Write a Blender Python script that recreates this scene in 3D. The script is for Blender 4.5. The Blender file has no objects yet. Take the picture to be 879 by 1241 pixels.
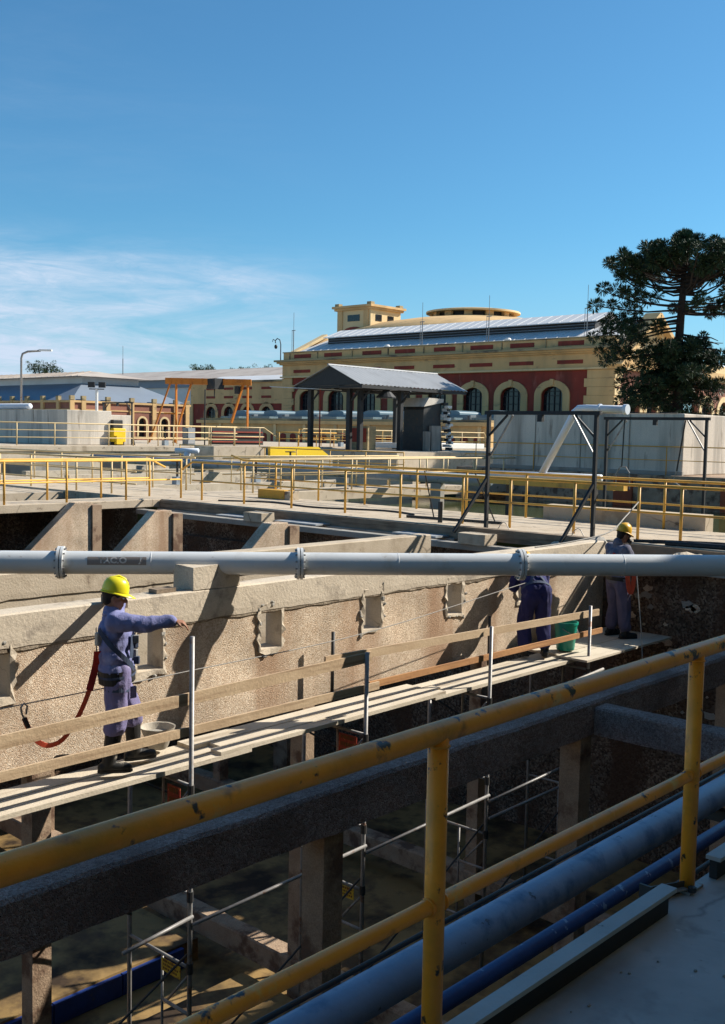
import bpy, bmesh, math, random
from mathutils import Vector, Matrix, noise
random.seed(7)
R = math.radians
sc = bpy.context.scene
COL = sc.collection

# ------------------------------------------------------------------ camera
cam_d = bpy.data.cameras.new('camera')
cam = bpy.data.objects.new('camera', cam_d); COL.objects.link(cam)
EYE = 1.75
yaw, pitch, roll = 0.738058, 0.0744765, -0.0198644
F_ = Vector((math.cos(yaw)*math.cos(pitch), math.sin(yaw)*math.cos(pitch), -math.sin(pitch)))
r_ = Vector((math.sin(yaw), -math.cos(yaw), 0)); d_ = F_.cross(r_)
RR = r_*math.cos(roll) + d_*math.sin(roll)
DD = -r_*math.sin(roll) + d_*math.cos(roll)
m = Matrix((RR, -DD, -F_)).transposed().to_4x4(); m.translation = Vector((0, 0, EYE))
cam.matrix_world = m
cam_d.sensor_fit = 'VERTICAL'; cam_d.sensor_height = 24.0; cam_d.lens = 24.0*1280.75/1241.0
cam_d.clip_start = 0.05; cam_d.clip_end = 5000
sc.camera = cam

# ------------------------------------------------------------------ sun, sky, exposure
SUN_EL, SUN_AZ = R(36), R(-27)          # azimuth measured from +X
sd = Vector((math.cos(SUN_AZ)*math.cos(SUN_EL), math.sin(SUN_AZ)*math.cos(SUN_EL), math.sin(SUN_EL)))
sun_d = bpy.data.lights.new('sun', 'SUN'); sun_d.energy = 5.0; sun_d.angle = R(0.5); sun_d.color = (1, .93, .82)
sun = bpy.data.objects.new('sun', sun_d); COL.objects.link(sun)
sun.rotation_euler = sd.to_track_quat('Z', 'Y').to_euler(); sun.location = (30, -20, 40)

w = bpy.data.worlds.new('World'); sc.world = w; w.use_nodes = True
nt = w.node_tree; nt.nodes.clear()
N = lambda t: nt.nodes.new(t)
def lk(a, b): nt.links.new(a, b)
out = N('ShaderNodeOutputWorld'); bg = N('ShaderNodeBackground')
sky = N('ShaderNodeTexSky'); sky.sky_type = 'NISHITA'; sky.sun_disc = False
sky.sun_elevation = SUN_EL; sky.sun_rotation = R(90) - SUN_AZ
sky.altitude = 50; sky.air_density = 1.0; sky.dust_density = 0.5; sky.ozone_density = 1.6
tc = N('ShaderNodeTexCoord'); sep = N('ShaderNodeSeparateXYZ'); lk(tc.outputs['Generated'], sep.inputs[0])
# thin cirrus: a streaky noise on the dome, thickest low in the north-west
mp = N('ShaderNodeMapping'); mp.inputs['Rotation'].default_value = (R(4), R(-5), R(20)); mp.inputs['Scale'].default_value = (2.2, 2.2, 13)
mp.inputs['Location'].default_value = (.35, .1, .2)
lk(tc.outputs['Generated'], mp.inputs[0])
nz = N('ShaderNodeTexNoise'); nz.inputs['Scale'].default_value = 1.9; nz.inputs['Detail'].default_value = 9; nz.inputs['Roughness'].default_value = .62; nz.inputs['Distortion'].default_value = .5
lk(mp.outputs[0], nz.inputs['Vector'])
mr = N('ShaderNodeMapRange'); mr.inputs[1].default_value = .36; mr.inputs[2].default_value = .72; lk(nz.outputs['Fac'], mr.inputs[0])
dot = N('ShaderNodeVectorMath'); dot.operation = 'DOT_PRODUCT'
cd = Vector((math.cos(R(62)), math.sin(R(62)), .10)).normalized(); dot.inputs[1].default_value = cd
nrm = N('ShaderNodeVectorMath'); nrm.operation = 'NORMALIZE'; lk(tc.outputs['Generated'], nrm.inputs[0]); lk(nrm.outputs[0], dot.inputs[0])
mz = N('ShaderNodeMapRange'); mz.interpolation_type = 'SMOOTHSTEP'; mz.inputs[1].default_value = .935; mz.inputs[2].default_value = .995; lk(dot.outputs['Value'], mz.inputs[0])
# elevation window so that the streaks keep to a band
ez = N('ShaderNodeMapRange'); ez.interpolation_type = 'SMOOTHSTEP'; ez.inputs[1].default_value = .18; ez.inputs[2].default_value = .125; ez.inputs[3].default_value = .05; lk(sep.outputs['Z'], ez.inputs[0])
nz2 = N('ShaderNodeTexNoise'); nz2.inputs['Scale'].default_value = 7; nz2.inputs['Detail'].default_value = 8; nz2.inputs['Roughness'].default_value = .7; nz2.inputs['Distortion'].default_value = .8; lk(mp.outputs[0], nz2.inputs['Vector'])
mr2_ = N('ShaderNodeMapRange'); mr2_.inputs[1].default_value = .32; mr2_.inputs[2].default_value = .66; mr2_.inputs[3].default_value = .30; lk(nz2.outputs['Fac'], mr2_.inputs[0])
mu0 = N('ShaderNodeMath'); mu0.operation = 'MULTIPLY'; lk(mr.outputs[0], mu0.inputs[0]); lk(mr2_.outputs[0], mu0.inputs[1])
mu = N('ShaderNodeMath'); mu.operation = 'MULTIPLY'; lk(mu0.outputs[0], mu.inputs[0]); lk(mz.outputs[0], mu.inputs[1])
mu2 = N('ShaderNodeMath'); mu2.operation = 'MULTIPLY'; lk(mu.outputs[0], mu2.inputs[0]); lk(ez.outputs[0], mu2.inputs[1])
mu3 = N('ShaderNodeMath'); mu3.operation = 'MULTIPLY'; mu3.use_clamp = True; lk(mu2.outputs[0], mu3.inputs[0]); mu3.inputs[1].default_value = 1.7
tint = N('ShaderNodeMix'); tint.data_type = 'RGBA'; tint.blend_type = 'MULTIPLY'; tint.inputs[0].default_value = 1
lk(sky.outputs[0], tint.inputs[6]); tint.inputs[7].default_value = (.42, .83, 1.02, 1)
hz = N('ShaderNodeMapRange'); hz.interpolation_type = 'SMOOTHSTEP'; hz.inputs[1].default_value = .20; hz.inputs[2].default_value = -.02; hz.inputs[4].default_value = .55; lk(sep.outputs['Z'], hz.inputs[0])
hm_ = N('ShaderNodeMix'); hm_.data_type = 'RGBA'; lk(hz.outputs[0], hm_.inputs[0]); lk(tint.outputs[2], hm_.inputs[6]); hm_.inputs[7].default_value = (3.3, 4.9, 6.6, 1)
cl = N('ShaderNodeMix'); cl.data_type = 'RGBA'; lk(mu3.outputs[0], cl.inputs[0]); lk(hm_.outputs[2], cl.inputs[6]); cl.inputs[7].default_value = (4.8, 5.7, 7.0, 1)
lk(cl.outputs[2], bg.inputs[0]); bg.inputs[1].default_value = .080
lk(bg.outputs[0], out.inputs[0])
sc.view_settings.view_transform = 'Standard'; sc.view_settings.look = 'None'
sc.view_settings.exposure = 0.73; sc.view_settings.gamma = 1.0
sc.view_settings.use_curve_mapping = False

# ------------------------------------------------------------------ materials
MATS = {}
def mat(name, c1, c2=None, scale=3.0, rough=.8, bump=0.0, bscale=None, metal=0.0, stain=None, spots=None, streak=None, spec=.3, detail=6, grain=None, coat=0):
    """noise-mixed two-tone surface; stain=(colour, scale, lo, hi, stretch) adds blotches, spots=(colour, scale, thr) chips, grain=(scale, amount) fine speckle"""
    mm = bpy.data.materials.new(name); mm.use_nodes = True
    t = mm.node_tree; n = t.nodes; l = t.links.new
    b = n['Principled BSDF']; b.inputs['Roughness'].default_value = rough; b.inputs['Metallic'].default_value = metal
    b.inputs['Specular IOR Level'].default_value = spec
    if coat: b.inputs['Coat Weight'].default_value = coat; b.inputs['Coat Roughness'].default_value = .15
    co = n.new('ShaderNodeTexCoord').outputs['Object']
    def noise_(s, d=detail, stretch=None, r=.6):
        v = co
        if stretch:
            mpn = n.new('ShaderNodeMapping'); mpn.inputs['Scale'].default_value = stretch; l(co, mpn.inputs[0]); v = mpn.outputs[0]
        q = n.new('ShaderNodeTexNoise'); q.inputs['Scale'].default_value = s; q.inputs['Detail'].default_value = d; q.inputs['Roughness'].default_value = r
        l(v, q.inputs['Vector']); return q.outputs['Fac']
    def ramp(f, lo, hi):
        q = n.new('ShaderNodeMapRange'); q.inputs[1].default_value = lo; q.inputs[2].default_value = hi; l(f, q.inputs[0]); return q.outputs[0]
    def mix(f, a, bcol, kind='MIX'):
        q = n.new('ShaderNodeMix'); q.data_type = 'RGBA'; q.blend_type = kind
        if hasattr(f, 'is_linked'): l(f, q.inputs[0])
        else: q.inputs[0].default_value = f
        for k, c in ((6, a), (7, bcol)):
            if hasattr(c, 'is_linked'): l(c, q.inputs[k])
            else: q.inputs[k].default_value = (*c, 1)
        return q.outputs[2]
    c2 = c2 or tuple(x*.8 for x in c1)
    col = mix(ramp(noise_(scale), .3, .7), c1, c2)
    if grain:
        g = noise_(grain[0], 2); col = mix(ramp(g, .35, .65), mix(grain[1], col, (0, 0, 0)), col)
    for s in ([stain] if stain and not isinstance(stain, list) else (stain or [])):
        col = mix(ramp(noise_(s[1], 5, s[4] if len(s) > 4 else None), s[2], s[3]), col, s[0])
    if spots:
        col = mix(ramp(noise_(spots[1], 4), spots[2], spots[2]+.04), col, spots[0])
    l(col, b.inputs['Base Color'])
    if bump:
        bp = n.new('ShaderNodeBump'); bp.inputs['Strength'].default_value = bump; bp.inputs['Distance'].default_value = .02
        l(noise_(bscale or scale*6, 8), bp.inputs['Height']); l(bp.outputs[0], b.inputs['Normal'])
    MATS[name] = mm; return mm

def pebble_mat(name, ca, cb, cc, cellscale, stain=None, bump=.9, stain2=None):
    """rough exposed-aggregate concrete: stones of several colours with real-looking relief"""
    mm = bpy.data.materials.new(name); mm.use_nodes = True
    t = mm.node_tree; n = t.nodes; l = t.links.new; b = n['Principled BSDF']; b.inputs['Roughness'].default_value = .92; b.inputs['Specular IOR Level'].default_value = .15
    co = n.new('ShaderNodeTexCoord').outputs['Object']
    nz = n.new('ShaderNodeTexNoise'); nz.inputs['Scale'].default_value = cellscale*.35; nz.inputs['Detail'].default_value = 3; l(co, nz.inputs['Vector'])
    ad = n.new('ShaderNodeMix'); ad.data_type = 'VECTOR'; ad.inputs[0].default_value = .06; l(co, ad.inputs[4]); l(nz.outputs['Color'], ad.inputs[5])
    vo = n.new('ShaderNodeTexVoronoi'); vo.inputs['Scale'].default_value = cellscale; l(ad.outputs[1], vo.inputs['Vector'])
    sp = n.new('ShaderNodeSeparateColor'); l(vo.outputs['Color'], sp.inputs[0])
    r1 = n.new('ShaderNodeValToRGB'); e = r1.color_ramp.elements
    e[0].position = .0; e[0].color = (*ca, 1); e[1].position = .96; e[1].color = (*cc, 1)
    k = e.new(.5); k.color = (*cb, 1)
    l(sp.outputs[0], r1.inputs[0])
    big = n.new('ShaderNodeTexNoise'); big.inputs['Scale'].default_value = 1.6; big.inputs['Detail'].default_value = 7; l(co, big.inputs['Vector'])
    mr_ = n.new('ShaderNodeMapRange'); mr_.inputs[1].default_value = .3; mr_.inputs[2].default_value = .75; mr_.inputs[3].default_value = .64; mr_.inputs[4].default_value = 1.22; l(big.outputs['Fac'], mr_.inputs[0])
    q = n.new('ShaderNodeMix'); q.data_type = 'RGBA'; q.blend_type = 'MULTIPLY'; q.inputs[0].default_value = 1; l(r1.outputs[0], q.inputs[6]); l(mr_.outputs[0], q.inputs[7])
    col = q.outputs[2]
    for st in (stain, stain2):
        if not st: continue
        mpn = n.new('ShaderNodeMapping'); mpn.inputs['Scale'].default_value = st[4]; l(co, mpn.inputs[0])
        ns = n.new('ShaderNodeTexNoise'); ns.inputs['Scale'].default_value = st[1]; ns.inputs['Detail'].default_value = 4; l(mpn.outputs[0], ns.inputs['Vector'])
        ms = n.new('ShaderNodeMapRange'); ms.inputs[1].default_value = st[2]; ms.inputs[2].default_value = st[3]; ms.inputs[4].default_value = .8; l(ns.outputs['Fac'], ms.inputs[0])
        q2 = n.new('ShaderNodeMix'); q2.data_type = 'RGBA'; l(ms.outputs[0], q2.inputs[0]); l(col, q2.inputs[6]); q2.inputs[7].default_value = (*st[0], 1); col = q2.outputs[2]
    l(col, b.inputs['Base Color'])
    bp = n.new('ShaderNodeBump'); bp.inputs['Strength'].default_value = bump; bp.inputs['Distance'].default_value = .02
    fn = n.new('ShaderNodeTexNoise'); fn.inputs['Scale'].default_value = cellscale*2.2; fn.inputs['Detail'].default_value = 4; l(co, fn.inputs['Vector'])
    sb = n.new('ShaderNodeMath'); sb.operation = 'SUBTRACT'; l(fn.outputs['Fac'], sb.inputs[0]); l(vo.outputs['Distance'], sb.inputs[1])
    l(sb.outputs[0], bp.inputs['Height']); l(bp.outputs[0], b.inputs['Normal'])
    MATS[name] = mm; return mm

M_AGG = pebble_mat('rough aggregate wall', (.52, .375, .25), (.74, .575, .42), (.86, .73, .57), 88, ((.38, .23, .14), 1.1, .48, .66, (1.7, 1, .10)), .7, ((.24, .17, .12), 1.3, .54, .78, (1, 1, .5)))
M_AGGD = pebble_mat('rough stained shade-darkened concrete', (.06, .04, .03), (.15, .10, .07), (.28, .21, .155), 34, ((.10, .055, .035), 1.4, .48, .6, (1, 1, .4)), 1.0)  # stained concrete, base colour lowered to deepen the shade on pit and end walls
M_BEAM = pebble_mat('weathered beam concrete', (.25, .165, .145), (.38, .27, .24), (.50, .385, .345), 75, ((.19, .13, .115), 1.2, .5, .65, (1, 1, 1)), .9)
M_CONC = mat('pale concrete', (.56, .47, .36), (.45, .37, .27), 2.5, .88, .35, 40, stain=[((.24, .18, .12), 1.2, .55, .75), ((.16, .12, .09), 5, .62, .72)], grain=(140, .18))
M_CONCW = mat('cement render', (.64, .55, .43), (.52, .44, .34), 3, .9, .4, 30, stain=[((.25, .21, .17), 2.5, .56, .7)], grain=(90, .2))
M_CONCG = mat('grey concrete', (.36, .34, .30), (.29, .27, .24), 1.8, .88, .3, 30, stain=[((.17, .15, .13), .9, .55, .75, (1, 1, .25))], grain=(60, .15))
M_CONCT = mat('tank concrete', (.66, .60, .52), (.56, .51, .44), .6, .88, .25, 14, stain=[((.27, .25, .22), .9, .48, .72, (1.6, 1.6, .12)), ((.20, .17, .14), 2.2, .60, .74, (1.8, 1.8, .25))], grain=(25, .12))
M_COLUMN = mat('column concrete', (.46, .34, .235), (.33, .225, .15), 4, .9, .5, 40, stain=[((.15, .09, .06), 3, .5, .62)], grain=(90, .3))
M_FLOOR = mat('silty pit floor with painted shade', (.34, .22, .085), (.20, .13, .05), .9, .7, .25, 12, stain=[((.035, .022, .012), .8, .48, .62), ((.09, .055, .03), 3, .5, .7)])  # near-black blotches are painted shade that deepens the pit
M_PITBLUE = mat('blue tank paint', (.010, .045, .22), (.012, .03, .13), 3, .6, .15, 20, stain=[((.10, .08, .06), 4, .62, .7)])
M_DECK = mat('screed deck', (.47, .435, .42), (.37, .345, .335), 1.4, .62, .2, 18, stain=[((.24, .225, .22), .8, .48, .68), ((.29, .27, .26), 5, .55, .7), ((.20, .18, .175), 14, .67, .76), ((.58, .55, .54), 11, .68, .72)])
def add_cracks(mm, scale, colr, width=.012):
    t = mm.node_tree; n = t.nodes; l = t.links.new; b = n['Principled BSDF']; src = b.inputs['Base Color'].links[0].from_socket
    co = n.new('ShaderNodeTexCoord').outputs['Object']; nz_ = n.new('ShaderNodeTexNoise'); nz_.inputs['Scale'].default_value = 3; nz_.inputs['Detail'].default_value = 6; l(co, nz_.inputs['Vector'])
    ad = n.new('ShaderNodeMix'); ad.data_type = 'VECTOR'; ad.inputs[0].default_value = .22; l(co, ad.inputs[4]); l(nz_.outputs['Color'], ad.inputs[5])
    vo = n.new('ShaderNodeTexVoronoi'); vo.feature = 'DISTANCE_TO_EDGE'; vo.inputs['Scale'].default_value = scale; l(ad.outputs[1], vo.inputs['Vector'])
    mr1 = n.new('ShaderNodeMapRange'); mr1.inputs[1].default_value = width; mr1.inputs[2].default_value = 0; mr1.inputs[4].default_value = .75; l(vo.outputs['Distance'], mr1.inputs[0])
    n2 = n.new('ShaderNodeTexNoise'); n2.inputs['Scale'].default_value = .9; l(co, n2.inputs['Vector']); mr2 = n.new('ShaderNodeMapRange'); mr2.inputs[1].default_value = .48; mr2.inputs[2].default_value = .6; l(n2.outputs['Fac'], mr2.inputs[0])
    mu_ = n.new('ShaderNodeMath'); mu_.operation = 'MULTIPLY'; l(mr1.outputs[0], mu_.inputs[0]); l(mr2.outputs[0], mu_.inputs[1])
    q = n.new('ShaderNodeMix'); q.data_type = 'RGBA'; l(mu_.outputs[0], q.inputs[0]); l(src, q.inputs[6]); q.inputs[7].default_value = (*colr, 1); l(q.outputs[2], b.inputs['Base Color'])
add_cracks(M_DECK, 1.1, (.07, .07, .07)); add_cracks(M_CONC, .9, (.10, .08, .06), .016); add_cracks(M_CONCW, 1.6, (.12, .10, .08), .014)
M_KERB = mat('painted kerb', (.44, .46, .47), (.36, .38, .39), 3, .7, .25, 40, spots=((.16, .15, .14), 9, .66))
M_YEL = mat('chipped yellow paint', (.98, .36, .02), (.88, .30, .016), 6, .5, .12, 60, stain=[((.62, .26, .02), 3.0, .52, .7), ((.34, .13, .02), 7, .60, .72), ((.72, .50, .16), 9, .60, .75)], spots=((.035, .028, .02), 11, .615), spec=.5, coat=.25)
M_YELF = mat('faded yellow rail paint', (.74, .43, .085), (.62, .34, .07), 3, .5, .1, 30, stain=[((.36, .22, .07), 1.4, .55, .7)], spots=((.12, .08, .05), 9, .70))
M_YELP = mat('pale cream rail paint', (.72, .55, .30), (.60, .44, .22), 2, .5)
M_YELLOW = mat('yellow sheet', (.80, .55, .02), (.74, .48, .02), 2, .5, spots=((.2, .14, .03), 4, .70))
M_OCHRE = mat('ochre timber', (.66, .36, .05), (.56, .29, .04), 3, .6)
M_PIPE = mat('pale grey pipe paint', (.62, .64, .65), (.55, .57, .58), 1.2, .38, .05, 30, stain=[((.44, .43, .40), 3.0, .56, .78), ((.30, .26, .22), 9, .66, .76)], spec=.5)
M_PIPEB = mat('light blue pipe paint', (.27, .36, .49), (.20, .275, .39), 3, .45, .1, 25, stain=[((.10, .17, .28), 5, .56, .7)], spots=((.08, .10, .13), 12, .65))
M_PIPED = mat('dark blue pipe paint', (.03, .07, .20), (.025, .05, .14), 5, .4, .15, 25, spots=((.20, .26, .36), 11, .64))
M_HEAD = mat('grey blue header paint', (.30, .36, .42), (.24, .29, .34), 2, .5, .05, 20, stain=[((.16, .17, .18), 3, .55, .7)])
M_WPIPE = mat('white pipe', (.70, .75, .82), (.62, .67, .74), 2, .4)
M_PLATE = mat('grey label band', (.27, .225, .20), (.23, .195, .175), 4, .6)
M_LET = mat('faded lettering', (.58, .55, .52), (.50, .47, .44), 8, .6)
M_STEEL = mat('galvanised tube', (.34, .33, .32), (.24, .23, .22), 14, .5, .1, 40, metal=.35, stain=[((.20, .10, .06), 6, .6, .7)])
M_STEELD = mat('dark steel', (.035, .04, .045), (.06, .055, .05), 6, .55, metal=.2, stain=[((.12, .06, .035), 5, .6, .75)])
M_DARK = mat('blackened steel', (.02, .022, .026), (.035, .035, .035), 5, .6)
M_WOOD = mat('scaffold timber', (.56, .42, .27), (.44, .31, .19), 2.2, .8, .3, 30, stain=[((.30, .20, .12), 3, .52, .7, (.25, 6, 6))], grain=(60, .12))
M_WOODO = mat('orange timber', (.50, .26, .11), (.38, .19, .08), 2.2, .8, .3, 30, stain=[((.22, .10, .05), 3, .5, .7, (.25, 6, 6))])
M_WOODG = mat('old grey timber', (.27, .21, .15), (.18, .135, .10), 3, .85, .4, 30, stain=[((.09, .07, .05), 3, .5, .7, (6, .4, 6))])
M_PLANK = mat('dusty scaffold plank', (.66, .58, .46), (.55, .475, .365), 2, .85, .3, 50, stain=[((.32, .26, .19), 2.4, .55, .7, (.4, 4, 4))], grain=(120, .15))
M_PLYD = mat('grey plywood', (.30, .29, .27), (.23, .22, .21), 2, .85, .2, 30)
M_WATER = mat('tank water', (.05, .062, .022), (.085, .095, .035), .7, .08, .10, 6, spec=.5)
M_GROUND = mat('site ground', (.42, .37, .29), (.33, .29, .22), .15, .9, .2, 4, stain=[((.22, .2, .15), .08, .5, .7)])
M_GREY = mat('grey lid plates', (.34, .36, .38), (.27, .29, .31), 2, .6, stain=[((.18, .17, .16), 3, .55, .7)])
M_REDO = mat('rust orange panel', (.38, .09, .03), (.25, .06, .03), 3, .7)
# people
M_SKIN = mat('skin', (.30, .145, .085), (.26, .12, .07), 14, .55)
M_HAIR = mat('dark hair', (.015, .012, .01), (.02, .015, .012), 20, .7)
M_CLOTH = mat('lilac blue work cloth', (.20, .21, .39), (.155, .165, .32), 5, .9, .35, 60, stain=[((.28, .28, .44), 5, .55, .72), ((.10, .105, .22), 7, .6, .75), ((.46, .45, .50), 9, .64, .74)])
M_TROUS = mat('faded lilac trousers', (.21, .185, .33), (.15, .135, .26), 5, .9, .35, 60, stain=[((.25, .22, .34), 5, .56, .72), ((.44, .42, .44), 8, .62, .74)])
M_CLOTH_SHADE = mat('lilac work cloth greyed for shade', (.15, .15, .20), (.11, .11, .155), 5, .9, .35, 60, stain=[((.30, .30, .34), 5, .58, .72)])  # darker, greyer copy of the lilac cloth; shade is in the colour
M_TROUS_SHADE = mat('lilac trousers dulled for shade', (.12, .105, .17), (.085, .075, .125), 5, .9, .35, 60)  # trouser colour likewise lowered for the shaded platform end
M_NAVY = mat('navy work cloth', (.020, .022, .085), (.028, .028, .11), 5, .9, .3, 60, stain=[((.09, .08, .16), 6, .6, .75)])
M_BLACK = mat('black rubber', (.012, .012, .013), (.02, .02, .02), 6, .5, stain=[((.12, .10, .08), 6, .62, .74)])
M_BOOT = mat('dusty black boots', (.015, .015, .015), (.03, .028, .026), 8, .55, stain=[((.28, .25, .2), 7, .60, .68)])
M_HELM = mat('bright yellow helmet', (.80, .70, .02), (.76, .66, .02), 3, .3, spec=.5)
M_HELMO = mat('ochre yellow helmet', (.72, .40, .02), (.66, .36, .02), 3, .35, spec=.5)
M_RED = mat('red webbing', (.42, .03, .02), (.30, .02, .02), 20, .8)
M_ORANGE = mat('orange red webbing', (.68, .11, .05), (.55, .07, .035), 10, .8)
M_STRAP = mat('grey blue harness webbing', (.05, .07, .12), (.035, .045, .08), 12, .8)
M_GREEN = mat('green bucket plastic', (.004, .27, .19), (.004, .22, .155), 5, .4, spec=.5)
M_PALEB = mat('cement caked bucket', (.46, .42, .35), (.36, .32, .26), 6, .8, .3, 30)
M_ROPE = mat('grey rope', (.36, .34, .31), (.25, .24, .22), 30, .8)
M_SIGNY = mat('yellow sign plate', (.62, .42, .03), (.50, .30, .03), 9, .6, stain=[((.30, .12, .02), 14, .52, .62)])
M_SIGNR = mat('red sign plate', (.34, .045, .02), (.25, .03, .02), 9, .6, stain=[((.5, .12, .05), 22, .56, .62)])
M_SIGNI = mat('sign print', (.18, .08, .02), (.12, .05, .02), 9, .7)
# buildings
M_CREAM = mat('ochre stucco', (.70, .46, .215), (.61, .395, .18), .4, .88, .15, 8, stain=[((.46, .31, .15), .5, .45, .7, (1, 1, .25)), ((.22, .16, .10), .9, .60, .76, (.6, .6, 2))])
M_CREAML = mat('pale cream stucco', (.74, .56, .31), (.66, .49, .265), .5, .88, .15, 8, stain=[((.40, .31, .18), .6, .58, .78)])
M_BRICKR = mat('red painted wall', (.29, .052, .034), (.22, .038, .026), .7, .85, .15, 10, stain=[((.15, .04, .028), .6, .5, .7, (1, 1, .25)), ((.36, .13, .095), 1.1, .6, .78, (1, 1, .4))])
M_BRICKP = mat('dusty pink red brick', (.33, .145, .10), (.27, .115, .08), .6, .88, .2, 12, stain=[((.20, .09, .065), .6, .5, .7)], grain=(9, .15))
M_WOODD = mat('window bars', (.03, .035, .035), (.04, .04, .04), 3, .6)
M_GLASS = mat('dark window glass', (.012, .014, .018), (.02, .022, .026), .4, .12, spec=.5)
M_ROOFW = mat('white metal roofing', (.66, .66, .66), (.58, .58, .58), .25, .5, .08, 6, stain=[((.45, .44, .43), .2, .5, .8)])
M_ROOFS = mat('slate blue metal roofing', (.20, .24, .29), (.17, .20, .25), .3, .5, .08, 6)
M_ROOFG = mat('grey corrugated sheet', (.36, .37, .38), (.31, .32, .33), .6, .55, .05, 8, stain=[((.24, .24, .24), .8, .5, .75)])
M_ROOFT = mat('weathered tan roofing', (.50, .44, .38), (.40, .34, .29), .25, .6, .08, 6, stain=[((.30, .24, .20), .3, .5, .7)])
M_STONE = mat('stained cornice', (.42, .33, .18), (.34, .26, .15), .8, .9, .2, 9, stain=[((.13, .11, .08), .9, .5, .62, (.4, .4, 2))])
M_AC = mat('grey air unit metal', (.20, .235, .26), (.17, .20, .22), .8, .5)
M_ACL = mat('pale air unit lid', (.16, .235, .28), (.13, .20, .24), .8, .4)
M_CRANE = mat('orange crane paint', (.60, .20, .025), (.50, .16, .02), 1.2, .5, stain=[((.32, .10, .02), 2, .58, .72)])
M_WHITEP = mat('white paint', (.78, .77, .74), (.70, .69, .66), 2, .6)
M_BARK = mat('araucaria bark', (.045, .035, .028), (.03, .022, .018), 3, .95, .5, 12)
def leaf_mat(name, a, b_):
    mm = bpy.data.materials.new(name); mm.use_nodes = True; t = mm.node_tree; n = t.nodes; l = t.links.new
    b = n['Principled BSDF']; b.inputs['Roughness'].default_value = .6; b.inputs['Specular IOR Level'].default_value = .25
    ge = n.new('ShaderNodeNewGeometry'); r1 = n.new('ShaderNodeMix'); r1.data_type = 'RGBA'
    l(ge.outputs['Random Per Island'], r1.inputs[0]); r1.inputs[6].default_value = (*a, 1); r1.inputs[7].default_value = (*b_, 1)
    l(r1.outputs[2], b.inputs['Base Color']); return mm
M_LEAF = leaf_mat('araucaria needles', (.010, .024, .012), (.040, .072, .028))
M_LEAF2 = leaf_mat('far foliage', (.025, .05, .02), (.06, .10, .035))

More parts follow.
